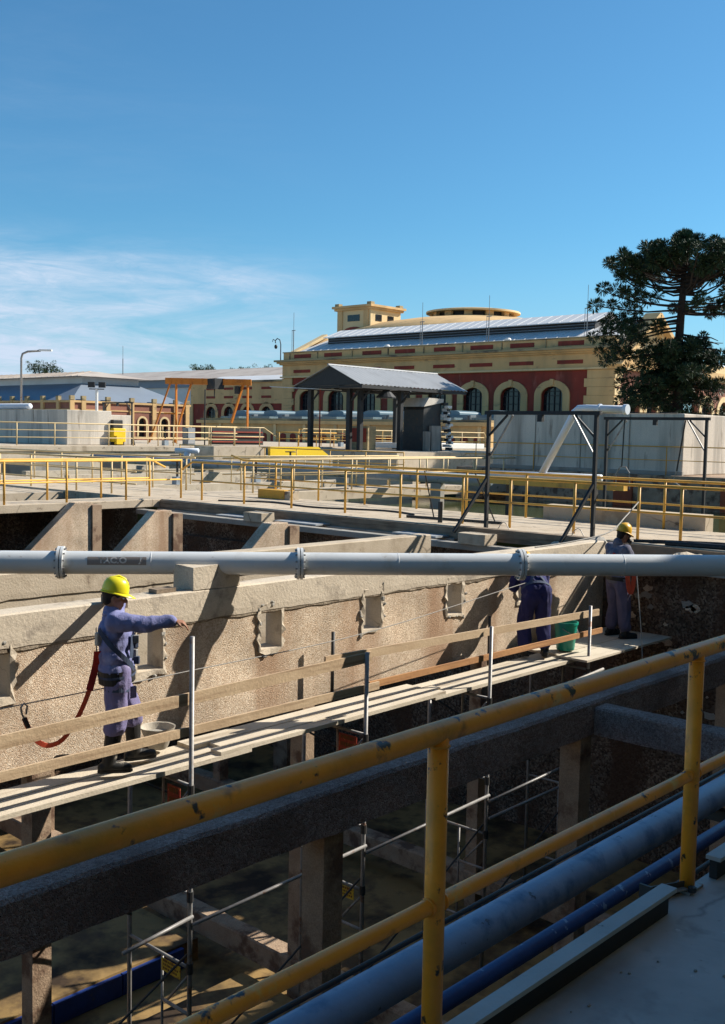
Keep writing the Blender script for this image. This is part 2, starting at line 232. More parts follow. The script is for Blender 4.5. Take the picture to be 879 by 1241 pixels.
# ------------------------------------------------------------------ mesh helpers
class MB:
    def __init__(s): s.bm = bmesh.new()
    def box(s, x0, x1, y0, y1, z0, z1, mtx=None):
        vs = [Vector((x, y, z)) for x in (x0, x1) for y in (y0, y1) for z in (z0, z1)]
        if mtx: vs = [mtx @ v for v in vs]
        v = [s.bm.verts.new(p) for p in vs]
        for f in ((0, 1, 3, 2), (4, 6, 7, 5), (0, 4, 5, 1), (2, 3, 7, 6), (0, 2, 6, 4), (1, 5, 7, 3)): s.bm.faces.new([v[i] for i in f])
        return s
    def face(s, pts):
        s.bm.faces.new([s.bm.verts.new(p) for p in pts]); return s
    def tube(s, pts, r, n=10, cap=True, radii=None):
        pts = [Vector(p) for p in pts]; rings = []; prev = None
        for i, p in enumerate(pts):
            t = (pts[min(i+1, len(pts)-1)] - pts[max(i-1, 0)]).normalized()
            if prev is None:
                a = Vector((0, 0, 1)) if abs(t.z) < .9 else Vector((1, 0, 0)); u = t.cross(a).normalized()
            else: u = (prev - t*prev.dot(t)).normalized()
            prev = u; v = t.cross(u); rr = radii[i] if radii else r
            rings.append([s.bm.verts.new(p + (u*math.cos(2*math.pi*k/n) + v*math.sin(2*math.pi*k/n))*rr) for k in range(n)])
        for a, b in zip(rings, rings[1:]):
            for k in range(n): s.bm.faces.new((a[k], a[(k+1) % n], b[(k+1) % n], b[k]))
        if cap: s.bm.faces.new(rings[0][::-1]); s.bm.faces.new(rings[-1])
        return s
    def bar(s, a, b, w, h, up=(0, 0, 1)):
        """square bar from a to b, w wide, h along up"""
        a, b = Vector(a), Vector(b); t = (b-a).normalized(); up = Vector(up)
        if abs(t.dot(up)) > .95: up = Vector((1, 0, 0))
        sd_ = t.cross(up).normalized(); u = sd_.cross(t)
        q = [[s.bm.verts.new(p + sd_*x*w/2 + u*y*h/2) for x, y in ((-1, -1), (1, -1), (1, 1), (-1, 1))] for p in (a, b)]
        for k in range(4): s.bm.faces.new((q[0][k], q[0][(k+1) % 4], q[1][(k+1) % 4], q[1][k]))
        s.bm.faces.new(q[0][::-1]); s.bm.faces.new(q[1]); return s
    def prism(s, poly, d):
        """closed polygon (3D points) pushed along vector d"""
        d = Vector(d); a = [s.bm.verts.new(p) for p in poly]; b = [s.bm.verts.new(Vector(p)+d) for p in poly]
        s.bm.faces.new(a[::-1]); s.bm.faces.new(b); n = len(a)
        for k in range(n): s.bm.faces.new((a[k], a[(k+1) % n], b[(k+1) % n], b[k]))
        return s
    def ring(s, outer, inner, d):
        """open band between two outlines with equal point counts, pushed along d (closed=loop)"""
        d = Vector(d); n = len(outer)
        A = [s.bm.verts.new(p) for p in outer]; B = [s.bm.verts.new(p) for p in inner]
        A2 = [s.bm.verts.new(Vector(p)+d) for p in outer]; B2 = [s.bm.verts.new(Vector(p)+d) for p in inner]
        return A, B, A2, B2
    def band(s, outer, inner, d, closed=False):
        A, B, A2, B2 = s.ring(outer, inner, d); n = len(A)
        for k in range(n if closed else n-1):
            j = (k+1) % n
            s.bm.faces.new((A2[k], A2[j], B2[j], B2[k])); s.bm.faces.new((A[j], A[k], B[k], B[j]))
            s.bm.faces.new((A[k], A[j], A2[j], A2[k])); s.bm.faces.new((B[j], B[k], B2[k], B2[j]))
        if not closed:
            s.bm.faces.new((A[0], A2[0], B2[0], B[0])); s.bm.faces.new((A[-1], B[-1], B2[-1], A2[-1]))
        return s
    def lathe(s, prof, n=24, c=(0, 0, 0)):
        c = Vector(c); rings = [[s.bm.verts.new(c + Vector((r*math.cos(2*math.pi*k/n), r*math.sin(2*math.pi*k/n), z))) for k in range(n)] for r, z in prof]
        for a, b in zip(rings, rings[1:]):
            for k in range(n): s.bm.faces.new((a[k], a[(k+1) % n], b[(k+1) % n], b[k]))
        return s
    def capsule(s, a, b, ra, rb=None, n=12):
        a, b = Vector(a), Vector(b); rb = rb or ra; t = (b-a); L = t.length; t = t.normalized() if L > 1e-6 else Vector((0, 0, 1))
        pts, rad = [], []
        for k in range(1, 5): an = math.pi/2*(1-k/4); pts.append(a - t*ra*math.sin(an)); rad.append(max(ra*math.cos(an), ra*.05))
        for k in range(0, 4): an = math.pi/2*k/4; pts.append(b + t*rb*math.sin(an)); rad.append(rb*math.cos(an))
        pts.append(b+t*rb*.995); rad.append(rb*.05)
        return s.tube(pts, 0, n, True, rad)
    def ell(s, c, r, mtx=None, n=14):
        c = Vector(c); prof = [(math.sin(math.pi*k/10), -math.cos(math.pi*k/10)) for k in range(11)]; prof[0] = (.02, -1); prof[-1] = (.02, 1)
        rings = []
        for rr, z in prof:
            rg = []
            for k in range(n):
                p = Vector((rr*math.cos(2*math.pi*k/n)*r[0], rr*math.sin(2*math.pi*k/n)*r[1], z*r[2]))
                if mtx: p = mtx @ p
                rg.append(s.bm.verts.new(c+p))
            rings.append(rg)
        for a, b in zip(rings, rings[1:]):
            for k in range(n): s.bm.faces.new((a[k], a[(k+1) % n], b[(k+1) % n], b[k]))
        s.bm.faces.new(rings[0][::-1]); s.bm.faces.new(rings[-1]); return s
    def rough(s, amp, scale, cuts=0, seed=0):
        """break straight edges: subdivide and push vertices by noise"""
        if cuts: bmesh.ops.subdivide_edges(s.bm, edges=s.bm.edges[:], cuts=cuts, use_grid_fill=True)
        bmesh.ops.remove_doubles(s.bm, verts=s.bm.verts[:], dist=1e-5)
        for v in s.bm.verts:
            v.co += noise.noise_vector(v.co*scale + Vector((seed, seed*2, 0)))*amp
        return s
    def build(s, name, material, parent=None, smooth=False, bevel=0, auto=False):
        bmesh.ops.recalc_face_normals(s.bm, faces=s.bm.faces[:])
        me = bpy.data.meshes.new(name); s.bm.to_mesh(me); s.bm.free()
        me.materials.append(material)
        if smooth: me.polygons.foreach_set('use_smooth', [True]*len(me.polygons))
        if auto:
            me.polygons.foreach_set('use_smooth', [True]*len(me.polygons)); me.set_sharp_from_angle(angle=R(40))
        o = bpy.data.objects.new(name, me); COL.objects.link(o)
        if parent: par(o, parent)
        if bevel:
            md = o.modifiers.new('bevel', 'BEVEL'); md.width = bevel; md.segments = 2; md.limit_method = 'ANGLE'
        return o
def spline(pts, n=6):
    out_ = []
    for i in range(len(pts)-1):
        p0, p1, p2, p3 = pts[max(i-1, 0)], pts[i], pts[i+1], pts[min(i+2, len(pts)-1)]
        for k in range(n):
            t = k/n; out_.append(.5*((2*p1)+(-p0+p2)*t+(2*p0-5*p1+4*p2-p3)*t*t+(-p0+3*p1-3*p2+p3)*t**3))
    return out_+[pts[-1]]
INV = {}
def par(o, parent):
    o.parent = parent; o.matrix_parent_inverse = INV.get(parent.name, Matrix.Identity(4))
def thing(name, label, cat, loc, group=None):
    o = bpy.data.objects.new(name, None); COL.objects.link(o); o.location = loc; o.empty_display_size = .2
    o['label'] = label; o['category'] = cat
    if group: o['group'] = group
    INV[o.name] = Matrix.Translation(Vector(loc)).inverted(); return o
def tag(o, label, cat, group=None):
    o['label'] = label; o['category'] = cat
    if group: o['group'] = group
    return o
def struct(o, kind='structure'): o['kind'] = kind; return o
def at(me_obj, name, loc, parent, rot=None):
    """a further piece sharing mesh data with me_obj, moved by loc"""
    o = me_obj.copy(); o.name = name; COL.objects.link(o)
    o.location = Vector(me_obj.location)+Vector(loc)
    if rot: o.rotation_euler = rot
    return o
def box(name, material, parent, *a, bevel=0): return MB().box(*a).build(name, material, parent, bevel=bevel)

# ------------------------------------------------------------------ SETTING: ground, decks, pits, water
g = MB()
X0, X1, Y0, Y1, BIG = -40.0, 34.0, 1.75, 40.5, 2600.0
for a in ((-BIG, BIG, -BIG, Y0), (-BIG, X0, Y0, Y1), (X1, BIG, Y0, Y1), (-BIG, BIG, Y1, BIG)):
    g.face([(a[0], a[2], -.12), (a[1], a[2], -.12), (a[1], a[3], -.12), (a[0], a[3], -.12)])
struct(g.build('ground', M_GROUND))
struct(MB().box(-40, 60, -1.25, 1.745, -.4, 0).build('near_walkway', M_DECK))
struct(MB().box(-40, 15.7, 1.752, 40.4, -5.4, -5.2).build('pit_floor', M_FLOOR))
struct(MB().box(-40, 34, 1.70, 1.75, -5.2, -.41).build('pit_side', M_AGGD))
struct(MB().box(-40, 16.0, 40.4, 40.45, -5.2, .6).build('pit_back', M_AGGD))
# raised sludge shelf with a blue painted edge, low down in the pit
sh = struct(MB().box(-10, 8.55, 10.55, 14.0, -5.2, -4.9).build('sludge_shelf', M_FLOOR))
for k in range(14):
    o = MB().box(-5+k*.95, -5+k*.95+.93, 10.49, 10.55, -5.19, -4.93).build('blue_edge_panel', M_PITBLUE, sh)
sh2 = struct(MB().box(5.7, 8.5, 8.1, 9.6, -5.2, -5.0).build('sludge_step', M_FLOOR))
for k in range(3): MB().box(5.72+k*.93, 5.72+k*.93+.91, 8.04, 8.1, -5.195, -5.02).build('blue_edge_panel', M_PITBLUE, sh2)
# walkways of the works (concrete slabs)
w2 = MB().box(16.2, 19.4, 1.76, 40.3, -.22, 0); struct(w2.build('cross_walkway', M_CONC, bevel=.012))
w1 = MB().box(-6, 16.19, 21.57, 22.75, -.19, -.001); struct(w1.build('left_walkway', M_CONC, bevel=.012))
w3 = MB().box(19.41, 34, 22.3, 23.7, -.30, -.002); struct(w3.build('far_walkway', M_CONC, bevel=.012))
struct(MB().box(14, 70, 40.5, 62, .70, .95).build('high_platform', M_CONC, bevel=.02))
struct(MB().box(14.0, 70, 40.58, 40.75, -.3, .699).build('platform_front', M_CONCW))
struct(MB().box(19.42, 60, 1.77, 40.45, -1.2, -.55).build('tank_water', M_WATER))
struct(MB().box(-20, 16.18, 26.0, 40.35, -.5, -.05).build('rear_slab', M_CONC))
struct(MB().box(32.6, 60, 3, 24.8, -.6, .55).build('tank_plinth', M_COLUMN, bevel=.02))

# ------------------------------------------------------------------ tank walls, beams, columns
WIN_X = [2.86, 4.58, 6.30, 7.98, 9.72, 11.42, 13.14]
def tank_wall(y, x0, x1, top, bot, th, label, material, band=True, wins=(), name='tank_wall'):
    t = thing(name, label, 'wall', (x0, y, bot))
    zb = top-.30 if band else top
    mb = MB(); edges = [x0]
    for wx in wins: edges += [wx, wx+.33]
    edges.append(x1)
    for k in range(0, len(edges), 2): mb.box(edges[k], edges[k+1], y, y+th, bot, zb-.0)
    for wx in wins:
        mb.box(wx, wx+.33, y, y+th, bot, -.73); mb.box(wx, wx+.33, y, y+th, -.205, zb) if zb > -.205 else None
    bmesh.ops.remove_doubles(mb.bm, verts=mb.bm.verts[:], dist=1e-5)
    mb.build('wall_panel', material, t)
    if band:
        # smooth cement band with a ragged lower lip
        n = int((x1-x0)/.12); bm = bmesh.new(); rows = []
        for k in range(n+1):
            x = x0+(x1-x0)*k/n; j = noise.noise(Vector((x*1.1, y, 3)))*.016+noise.noise(Vector((x*9, y, 9)))*.014+noise.noise(Vector((x*23, y, 5)))*.008
            jt = noise.noise(Vector((x*1.3, y, 7)))*.006
            rows.append([bm.verts.new(p) for p in ((x, y-.018, zb-.02+j), (x, y-.022, zb+.05), (x, y-.02, top-.015+jt), (x, y, top+jt), (x, y+th, top+jt), (x, y+th+.01, zb-.01), (x, y-.001, zb-.03+j))])
        for a, b in zip(rows, rows[1:]):
            for i in range(7): bm.faces.new((a[i], b[i], b[(i+1) % 7], a[(i+1) % 7]))
        bm.faces.new(rows[0]); bm.faces.new(rows[-1][::-1])
        q = MB(); q.bm.free(); q.bm = bm; q.build('cement_band', M_CONCW if y < 10 else M_CONC, t)
    return t
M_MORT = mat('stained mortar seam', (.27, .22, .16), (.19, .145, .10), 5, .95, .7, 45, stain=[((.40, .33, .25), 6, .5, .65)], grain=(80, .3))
W1T = tank_wall(8.8, -6, 15.69, .045, -1.43, .25, 'long rough aggregate tank wall with broken slots behind the plank platform', M_AGG, True, WIN_X)
for i, wx in enumerate(WIN_X):
    MB().box(wx+.322, wx+.3295, 8.80, 9.045, -.729, -.206).build('slot_cheek', M_CONCW, W1T); MB().box(wx+.001, wx+.008, 8.80, 9.045, -.729, -.206).build('slot_cheek', M_CONCW, W1T)
    MB().box(wx+.009, wx+.321, 8.80, 9.045, -.7295, -.722).build('slot_bed', M_CONCW, W1T)
    # rough cement lip round each knocked-through slot
    inner = [(wx+.005, 8.8, -.725), (wx+.325, 8.8, -.725), (wx+.325, 8.8, -.46), (wx+.325, 8.8, -.21), (wx+.165, 8.8, -.205), (wx+.005, 8.8, -.21), (wx+.005, 8.8, -.46)]
    full_i, full_o = [], []
    for k in range(7):
        a, b = Vector(inner[k]), Vector(inner[(k+1) % 7])
        for s in range(4): full_i.append(a.lerp(b, s/4))
    cc = Vector((wx+.165, 8.8, -.465))
    for k, p in enumerate(full_i):
        dv = (p-cc); dv.y = 0; e = .038+.055*noise.noise(Vector((k*.9, i*3.3, 1)))+random.uniform(-.016, .022)
        if p.z > -.25: e *= .55
        full_o.append(p + Vector((dv.x/abs(dv.x+1e-6)*e if abs(dv.x) > .12 else 0, 0, (e if dv.z > 0 else -e*1.2) if abs(dv.z) > .2 else 0)))
    mb = MB().band([p+Vector((0, .004, 0)) for p in full_o], [p+Vector((0, .004, 0)) for p in full_i], (0, -.022, 0), True)
    for v in mb.bm.verts:
        if v.co.y < 8.79: v.co.y += random.uniform(-.012, .008)
    mb.build('broken_slot_edge', M_CONCW, W1T)
    mb = MB()
    for k in range(7):
        a = random.choice(full_o); mb.ell(a+Vector((random.uniform(-.03, .03), -.012, random.uniform(-.03, .02))), (random.uniform(.015, .035), .02, random.uniform(.012, .03)), n=7)
    mb.rough(.012, 30, 0, i).build('loose_mortar', M_CONCG, W1T)
tank_wall(11.25, -6, 14.1, .045, -1.43, .25, 'second pale tank wall behind the wall with slots', M_CONC, True)
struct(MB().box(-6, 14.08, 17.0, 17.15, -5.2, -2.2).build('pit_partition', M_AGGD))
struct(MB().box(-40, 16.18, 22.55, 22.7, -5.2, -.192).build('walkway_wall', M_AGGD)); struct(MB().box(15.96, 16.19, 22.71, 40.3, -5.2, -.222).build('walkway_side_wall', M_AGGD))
def gusset_wall(y, x1, label):
    t = thing('buttress_wall', label, 'wall', (x1, y, -3))
    MB().prism([(x1, y, .02), (x1-.42, y, .02), (x1-1.85, y, -1.25), (x1-1.85, y, -2.6), (x1, y, -2.6)], (0, .28, 0)).build('sloping_web', M_AGG, t, bevel=.015)
    MB().box(x1+.003, x1+.25, y-.05, y+.33, -5.2, -.05).build('end_pier', M_COLUMN, t)
    MB().box(-6, x1-1.853, y+.02, y+.26, -2.2, -1.5).build('low_wall', M_BEAM, t)
for y, lb in ((14.6, 'sloping buttress wall nearest the second pale tank wall'), (18.2, 'middle sloping buttress wall in the dark pit'), (21.25, 'sloping buttress wall under the left walkway edge')):
    gusset_wall(y, 13.95, lb)
ew = thing('end_wall', 'stained, shade-darkened end wall closing the pit below the cross walkway', 'wall', (15.9, 12, -5.2))
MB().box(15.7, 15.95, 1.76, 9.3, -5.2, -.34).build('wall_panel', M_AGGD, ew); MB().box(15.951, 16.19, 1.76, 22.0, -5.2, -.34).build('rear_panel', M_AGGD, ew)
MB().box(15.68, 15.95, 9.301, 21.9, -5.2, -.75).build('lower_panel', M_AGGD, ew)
MB().box(15.42, 15.66, 1.77, 21.56, -.335, -.22).build('coping', M_CONCG, ew, bevel=.01)
MB().box(16.02, 16.185, 12.2, 21.5, -.33, -.225).build('gutter_lip', M_CONCG, ew)
# peeling render patches on the end wall
for k in range(70):
    yy = random.uniform(4.6, 8.7); zz = random.uniform(-2.6, -.6); sc_ = random.uniform(.03, .14)*(1.5 if k % 9 == 0 else 1)
    pl = [(15.699, yy+sc_*random.uniform(.45, 1.1)*math.cos(i*.628), zz+sc_*.7*random.uniform(.45, 1.1)*math.sin(i*.628)) for i in range(10)]
    MB().prism(pl, (-.007, 0, 0)).build('peeling_render', M_AGG if k % 3 else M_CONCG, ew)
tag(MB().box(16.13, 16.197, 12.2, 21.55, -.32, -.02).rough(.004, 3, 4).build('edge_timber', M_WOODG), 'long dark timber along the pit side edge of the cross walkway', 'timber')
tag(MB().box(16.13, 16.197, 2.0, 9.25, -.32, -.02).rough(.004, 3, 4).build('edge_timber', M_WOODG), 'dark timber along the walkway edge right of the masked worker', 'timber')
t = thing('timber_edge_beam', 'weathered timber beam along the walkway edge below the portal frame', 'beam', (16.1, 10.7, -.2))
MB().box(15.92, 16.14, 9.3, 12.15, -.19, .035).rough(.006, 3, 3).build('timber', M_WOODG, t)
for lab, xs in (('concrete block on the grey coping behind the pipe support', (15.35, 15.72, 16.9, 17.5)), ('concrete block on the grey coping under the portal frame strut', (15.35, 15.72, 11.0, 11.6))):
    tag(MB().box(xs[0], xs[1], xs[2], xs[3], -.218, -.02).rough(.012, 4, 2).build('concrete_block', M_CONC), lab, 'block')

def rough_beam(name, label, a, b, w_, h_, material, amp=.012, seg=.25):
    """long bar with worn, wandering arrises"""
    a, b = Vector(a), Vector(b); L = (b-a).length; n = max(2, int(L/seg)); t = (b-a).normalized(); sdv = t.cross(Vector((0, 0, 1))).normalized()
    bm = bmesh.new(); rows = []
    for k in range(n+1):
        p = a.lerp(b, k/n); row = []
        for (sx, sz) in ((-1, -.5), (-1, .42), (-.86, .5), (.86, .5), (1, .42), (1, -.5)):
            q = p+sdv*sx*w_/2+Vector((0, 0, sz*h_)); q += noise.noise_vector(q*3.1)*amp+noise.noise_vector(q*9.0)*amp*.7
            row.append(bm.verts.new(q))
        rows.append(row)
    for r0, r1 in zip(rows, rows[1:]):
        for i in range(6): bm.faces.new((r0[i], r0[(i+1) % 6], r1[(i+1) % 6], r1[i]))
    bm.faces.new(rows[0][::-1]); bm.faces.new(rows[-1])
    q = MB(); q.bm.free(); q.bm = bm; o = q.build(name, material); return tag(o, label, 'beam')
rough_beam('concrete_beam', 'long dark weathered concrete beam running behind the near yellow handrail', (-6, 5.21, -.94), (15.69, 5.21, -.94), .31, .32, M_BEAM)
for x, lb in ((1.8, 'concrete cross beam at the near left, outside the handrail'), (9.05, 'concrete cross beam meeting the long dark beam beside the right yellow post'), (12.5, 'farther concrete cross beam between long dark beam and pit side')):
    rough_beam('cross_beam', lb, (x, 1.76, -.97), (x, 5.05, -.97), .24, .27, M_BEAM)
def column(x, y, z0, z1, label, s=.2, sy=.2):
    mb = MB().box(x, x+s, y, y+sy, z0, z1); mb.rough(.006, 6, 4)
    return tag(mb.build('concrete_column', M_COLUMN), label, 'column')
for x, lb in ((1.72, 'left column under the long dark beam'), (5.24, 'square column under the long dark beam left of the near yellow post'), (8.72, 'square column under the long dark beam right of the near yellow post'), (12.25, 'far column under the long dark beam at the right')):
    column(x, 5.07, -5.2, -1.10, lb, .2, .22)
for x, lb in ((1.6, 'column under the slotted wall left of the picture'), (5.15, 'sunlit column under the slotted wall near the left edge'), (8.72, 'peeling column under the slotted wall in the middle'), (12.33, 'column under the slotted wall behind the right scaffold bay')):
    column(x, 8.83, -5.2, -1.432, lb, .2, .2)
for y in (14.62, 18.22):
    for k, x in enumerate((1.6, 5.15, 8.72, 12.33)):
        column(x, y, -5.2, -2.2, 'shaded column of row %s in the covered part of the pit, %s' % ({14.62: 'one', 18.22: 'two'}[y], ('leftmost', 'second from left', 'third from left', 'rightmost')[k]))
for x, lb in ((5.25, 'low tie beam across the pit floor at the left column'), (8.82, 'low sunlit tie beam across the pit floor at the middle column'), (12.43, 'low tie beam across the pit floor at the right column')):
    rough_beam('tie_beam', lb, (x, 5.3, -4.80), (x, 16.9, -4.80), .26, .28, M_COLUMN, .01, .3)
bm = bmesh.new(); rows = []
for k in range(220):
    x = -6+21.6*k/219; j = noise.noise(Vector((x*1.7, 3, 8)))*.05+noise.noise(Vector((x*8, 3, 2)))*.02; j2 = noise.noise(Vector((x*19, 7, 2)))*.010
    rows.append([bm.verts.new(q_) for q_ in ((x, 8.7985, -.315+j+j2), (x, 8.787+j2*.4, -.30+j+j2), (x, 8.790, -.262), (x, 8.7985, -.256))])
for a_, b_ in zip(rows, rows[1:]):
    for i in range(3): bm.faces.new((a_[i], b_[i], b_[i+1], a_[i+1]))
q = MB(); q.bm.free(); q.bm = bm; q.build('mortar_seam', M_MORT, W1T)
# pipe support block on the slotted wall (pipe lies in its notch)
mb = MB().box(7.02, 7.66, 8.785, 9.12, .047, .30).rough(.012, 3.3, 5)
tag(mb.build('pipe_support', M_CONCW), 'rough concrete support block on the slotted wall carrying the grey pipe', 'block')
tag(MB().bar((5.93, 8.80, .085), (5.84, 8.35, .085), .08, .075).build('shadow_bar', M_WOODG), 'added shadow casting bar on the wall top hidden behind the pointing worker', 'timber')  # invented bar, out of sight behind the worker, casts the diagonal wall shadow
tag(MB().box(6.6, 6.85, 8.86, 9.0, .048, .09).build('brick_piece', M_WOODG), 'small dark brick piece on the wall top left of the support block', 'brick')

# ------------------------------------------------------------------ kerb
for (a, b, lb) in ((-8, 3.60, 'pale topped kerb along the pit edge left of the right yellow post'), (3.98, 16, 'pale topped kerb along the pit edge right of the right yellow post')):
    kt = thing('kerb', lb, 'kerb', (a, 1.70, 0))
    MB().box(a, b, 1.668, 1.729, .084, .10).rough(.0015, 4, 0).build('kerb_cap', M_KERB, kt)
    MB().box(a+.02, b-.02, 1.69, 1.722, .002, .083).build('kerb_shade_web', M_DARK, kt)  # black colour stands in for the shadow on the face below the cap

# ------------------------------------------------------------------ the building behind the camera that shades the foreground
fb = thing('filter_house', 'tall rendered filter house whose wall backs the near walkway', 'building', (10, -8, 0))
MB().box(-32, 60, -16, -1.26, -.1, 10.7).build('wall', M_CREAM, fb)
MB().box(-32.3, 60.3, -16.3, -1.12, 10.71, 11.02).build('cornice', M_STONE, fb)
fw = None
for k in range(12):
    x = -28+k*7.2
    MB().box(x, x+2.2, -1.255, -1.20, 4, 9).build('window', M_GLASS, fb)
    MB().box(x-.2, x+2.4, -1.255, -1.14, 3.75, 3.98).build('sill', M_CREAML, fb)

# ------------------------------------------------------------------ main hall (facade on x=72 facing -X, side on y=40.1)
def arch_pts(yc, hw, z0, zs, n=14, rise=None):
    """outline (y,z) of an arched opening from left foot to right foot (y falls to the right of the picture)"""
    rise = hw if rise is None else rise
    pts = [(yc-hw, z0), (yc-hw, zs)] if z0 < zs else [(yc-hw, zs)]
    for k in range(1, n): a = math.pi*(1-k/n); pts.append((yc+hw*math.cos(a), zs+rise*math.sin(a)))
    pts += [(yc+hw, zs), (yc+hw, z0)]
    return pts
def arched_facade(root, plane, to3, cs, c0, c1, zb, zt, hw, z0, zs, depth, material, rise=None):
    """wall with real arched openings. to3(c,z,d)->point (c along wall, d depth inward)"""
    mb = MB(); cs = sorted(cs); prev = c0
    for c in cs:
        mb.prism([to3(prev, zb, 0), to3(c-hw, zb, 0), to3(c-hw, zt, 0), to3(prev, zt, 0)], to3(0, 0, depth)-to3(0, 0, 0))
        ap = arch_pts(c, hw, zs, zs, 14, rise)
        low = [to3(y, z, 0) for y, z in ap]; up = [to3(y, zt, 0) for y, z in ap]
        mb.band(up, low, to3(0, 0, depth)-to3(0, 0, 0))
        mb.prism([to3(c-hw, zb, 0), to3(c+hw, zb, 0), to3(c+hw, z0, 0), to3(c-hw, z0, 0)], to3(0, 0, depth)-to3(0, 0, 0))
        prev = c+hw
    mb.prism([to3(prev, zb, 0), to3(c1, zb, 0), to3(c1, zt, 0), to3(prev, zt, 0)], to3(0, 0, depth)-to3(0, 0, 0))
    return mb.build('wall', material, root)
def arch_window(root, to3, c, hw, z0, zs, depth, rise=None, glass=M_GLASS, name='window', nb=3, blind=False):
    rise = hw if rise is None else rise
    ap = arch_pts(c, hw-.02, z0, zs, 12, rise-.02)
    f = MB().prism([to3(y, z, depth) for y, z in ap], to3(0, 0, .05)-to3(0, 0, 0)).build(name, glass, root)
    mb = MB(); bw = .07
    for k in range(1, nb+1):
        y = c-hw+2*hw*k/(nb+1); top = zs+rise*math.sqrt(max(0, 1-((y-c)/hw)**2))-.03
        mb.bar(to3(y, z0, depth-.04), to3(y, top, depth-.04), bw, bw, to3(0, 0, 1)-to3(0, 0, 0))
    for z in (z0+(zs-z0)*.33, z0+(zs-z0)*.66, zs, zs+rise*.5):
        hh = hw-.03 if z <= zs else hw*math.sqrt(max(0, 1-((z-zs)/rise)**2))-.03
        mb.bar(to3(c-hh, z, depth-.04), to3(c+hh, z, depth-.04), bw*.8, bw*.8, to3(0, 0, 1)-to3(0, 0, 0))
    mb.build('glazing_bars', M_WOODD, f)
    return f
def arch_trim(root, to3, c, hw0, hw1, z0, zs, out_, material, r0=None, r1=None):
    mb = MB().band([to3(y, z, -out_) for y, z in arch_pts(c, hw1, z0, zs, 16, r1)], [to3(y, z, -out_) for y, z in arch_pts(c, hw0, z0, zs, 16, r0)], to3(0, 0, out_+.02)-to3(0, 0, 0))
    return mb.build('arch_surround', material, root)

hall = thing('waterworks_hall', 'long ochre and red waterworks hall with arched windows and a white roof', 'building', (72, 58, 0))
fx = lambda c, z, d: Vector((72+d, c, z))
HY0, HY1 = 40.1, 76.3
WY = [41.6+3.9*0, 45.49, 49.40, 53.2, 57.0, 61.0, 65.1, 69.1, 72.95]; WY = WY[1:]
arched_facade(hall, 0, fx, WY, HY0, HY1, 0, 6.95, 1.0, 3.1, 5.0, .5, M_BRICKR, .72)
sidef = lambda c, z, d: Vector((c, 40.1+d, z))
SX = [75.2, 78.0, 80.8]
arched_facade(hall, 0, sidef, SX, 72.5, 83.0, 0, 6.95, .85, 2.2, 4.2, .5, M_BRICKP)
for c in SX:
    arch_trim(hall, sidef, c, .85, 1.3, 2.2, 4.2, .1, M_CREAML)
    arch_window(hall, sidef, c, .85, 2.2, 4.2, .35)
for c in WY:
    arch_trim(hall, fx, c, 1.0, 1.62, 3.1, 5.0, .12, M_CREAM, .72, 1.22)
    arch_window(hall, fx, c, 1.0, 3.1, 5.0, .35, .72, nb=3)
    box('sill', M_CREAM, hall, 71.80, 72.4, c-1.65, c+1.65, 2.9, 3.09)
    MB().box(71.78, 71.99, c-.16, c+.16, 5.78, 6.3).build('keystone', M_CREAM, hall)
# frieze, cornice, parapet
box('frieze', M_CREAM, hall, 71.9, 83.0, HY0-.1, HY1+.1, 6.96, 8.22)
for (z0, z1, o_, mt) in ((6.98, 7.12, .18, M_CREAML), (8.225, 8.36, .22, M_CREAM), (8.365, 8.52, .42, M_CREAM), (8.525, 8.70, .62, M_STONE)):
    box('cornice_course', mt, hall, 71.9-o_, 72.4, HY0-.1-o_, HY1+.1+o_, z0, z1)
box('parapet', M_CREAM, hall, 71.95, 72.45, HY0-.02, HY1+.02, 8.705, 9.40)
box('parapet_coping', M_STONE, hall, 71.88, 72.5, HY0-.1, HY1+.1, 9.405, 9.50)
PY = [43.92, 48.43, 52.43, 56.33, 60.76, 64.68, 69.57, 73.66]
for c in PY:
    box('red_panel', M_BRICKR, hall, 71.925, 71.96, c-1.15, c+1.15, 8.86, 9.22)
    box('red_panel', M_BRICKR, hall, 71.87, 71.91, c-1.15, c+1.15, 7.44, 7.74)
for c in (42.0, 46.2, 50.4, 54.4, 58.6, 62.7, 67.1, 71.6, 75.4):
    MB().tube([(71.9, c, 9.35), (71.9, c, 8.75)], .05, 6).build('drain_pipe', M_STONE, hall)
# quoins at both corners of the facade, one block each
qm = None
for k in range(10):
    z0 = .4+k*.655
    for (y0, y1) in ((40.0, 42.35 if k % 2 else 42.6), (75.0 if k % 2 else 74.75, 76.4)):
        box('quoin', M_CREAM, hall, 71.86, 72.3, y0, y1, z0, z0+.64)
    box('quoin', M_CREAML, hall, 71.9, 73.0 if k % 2 else 72.75, 39.96, 40.4, z0+.002, z0+.50)
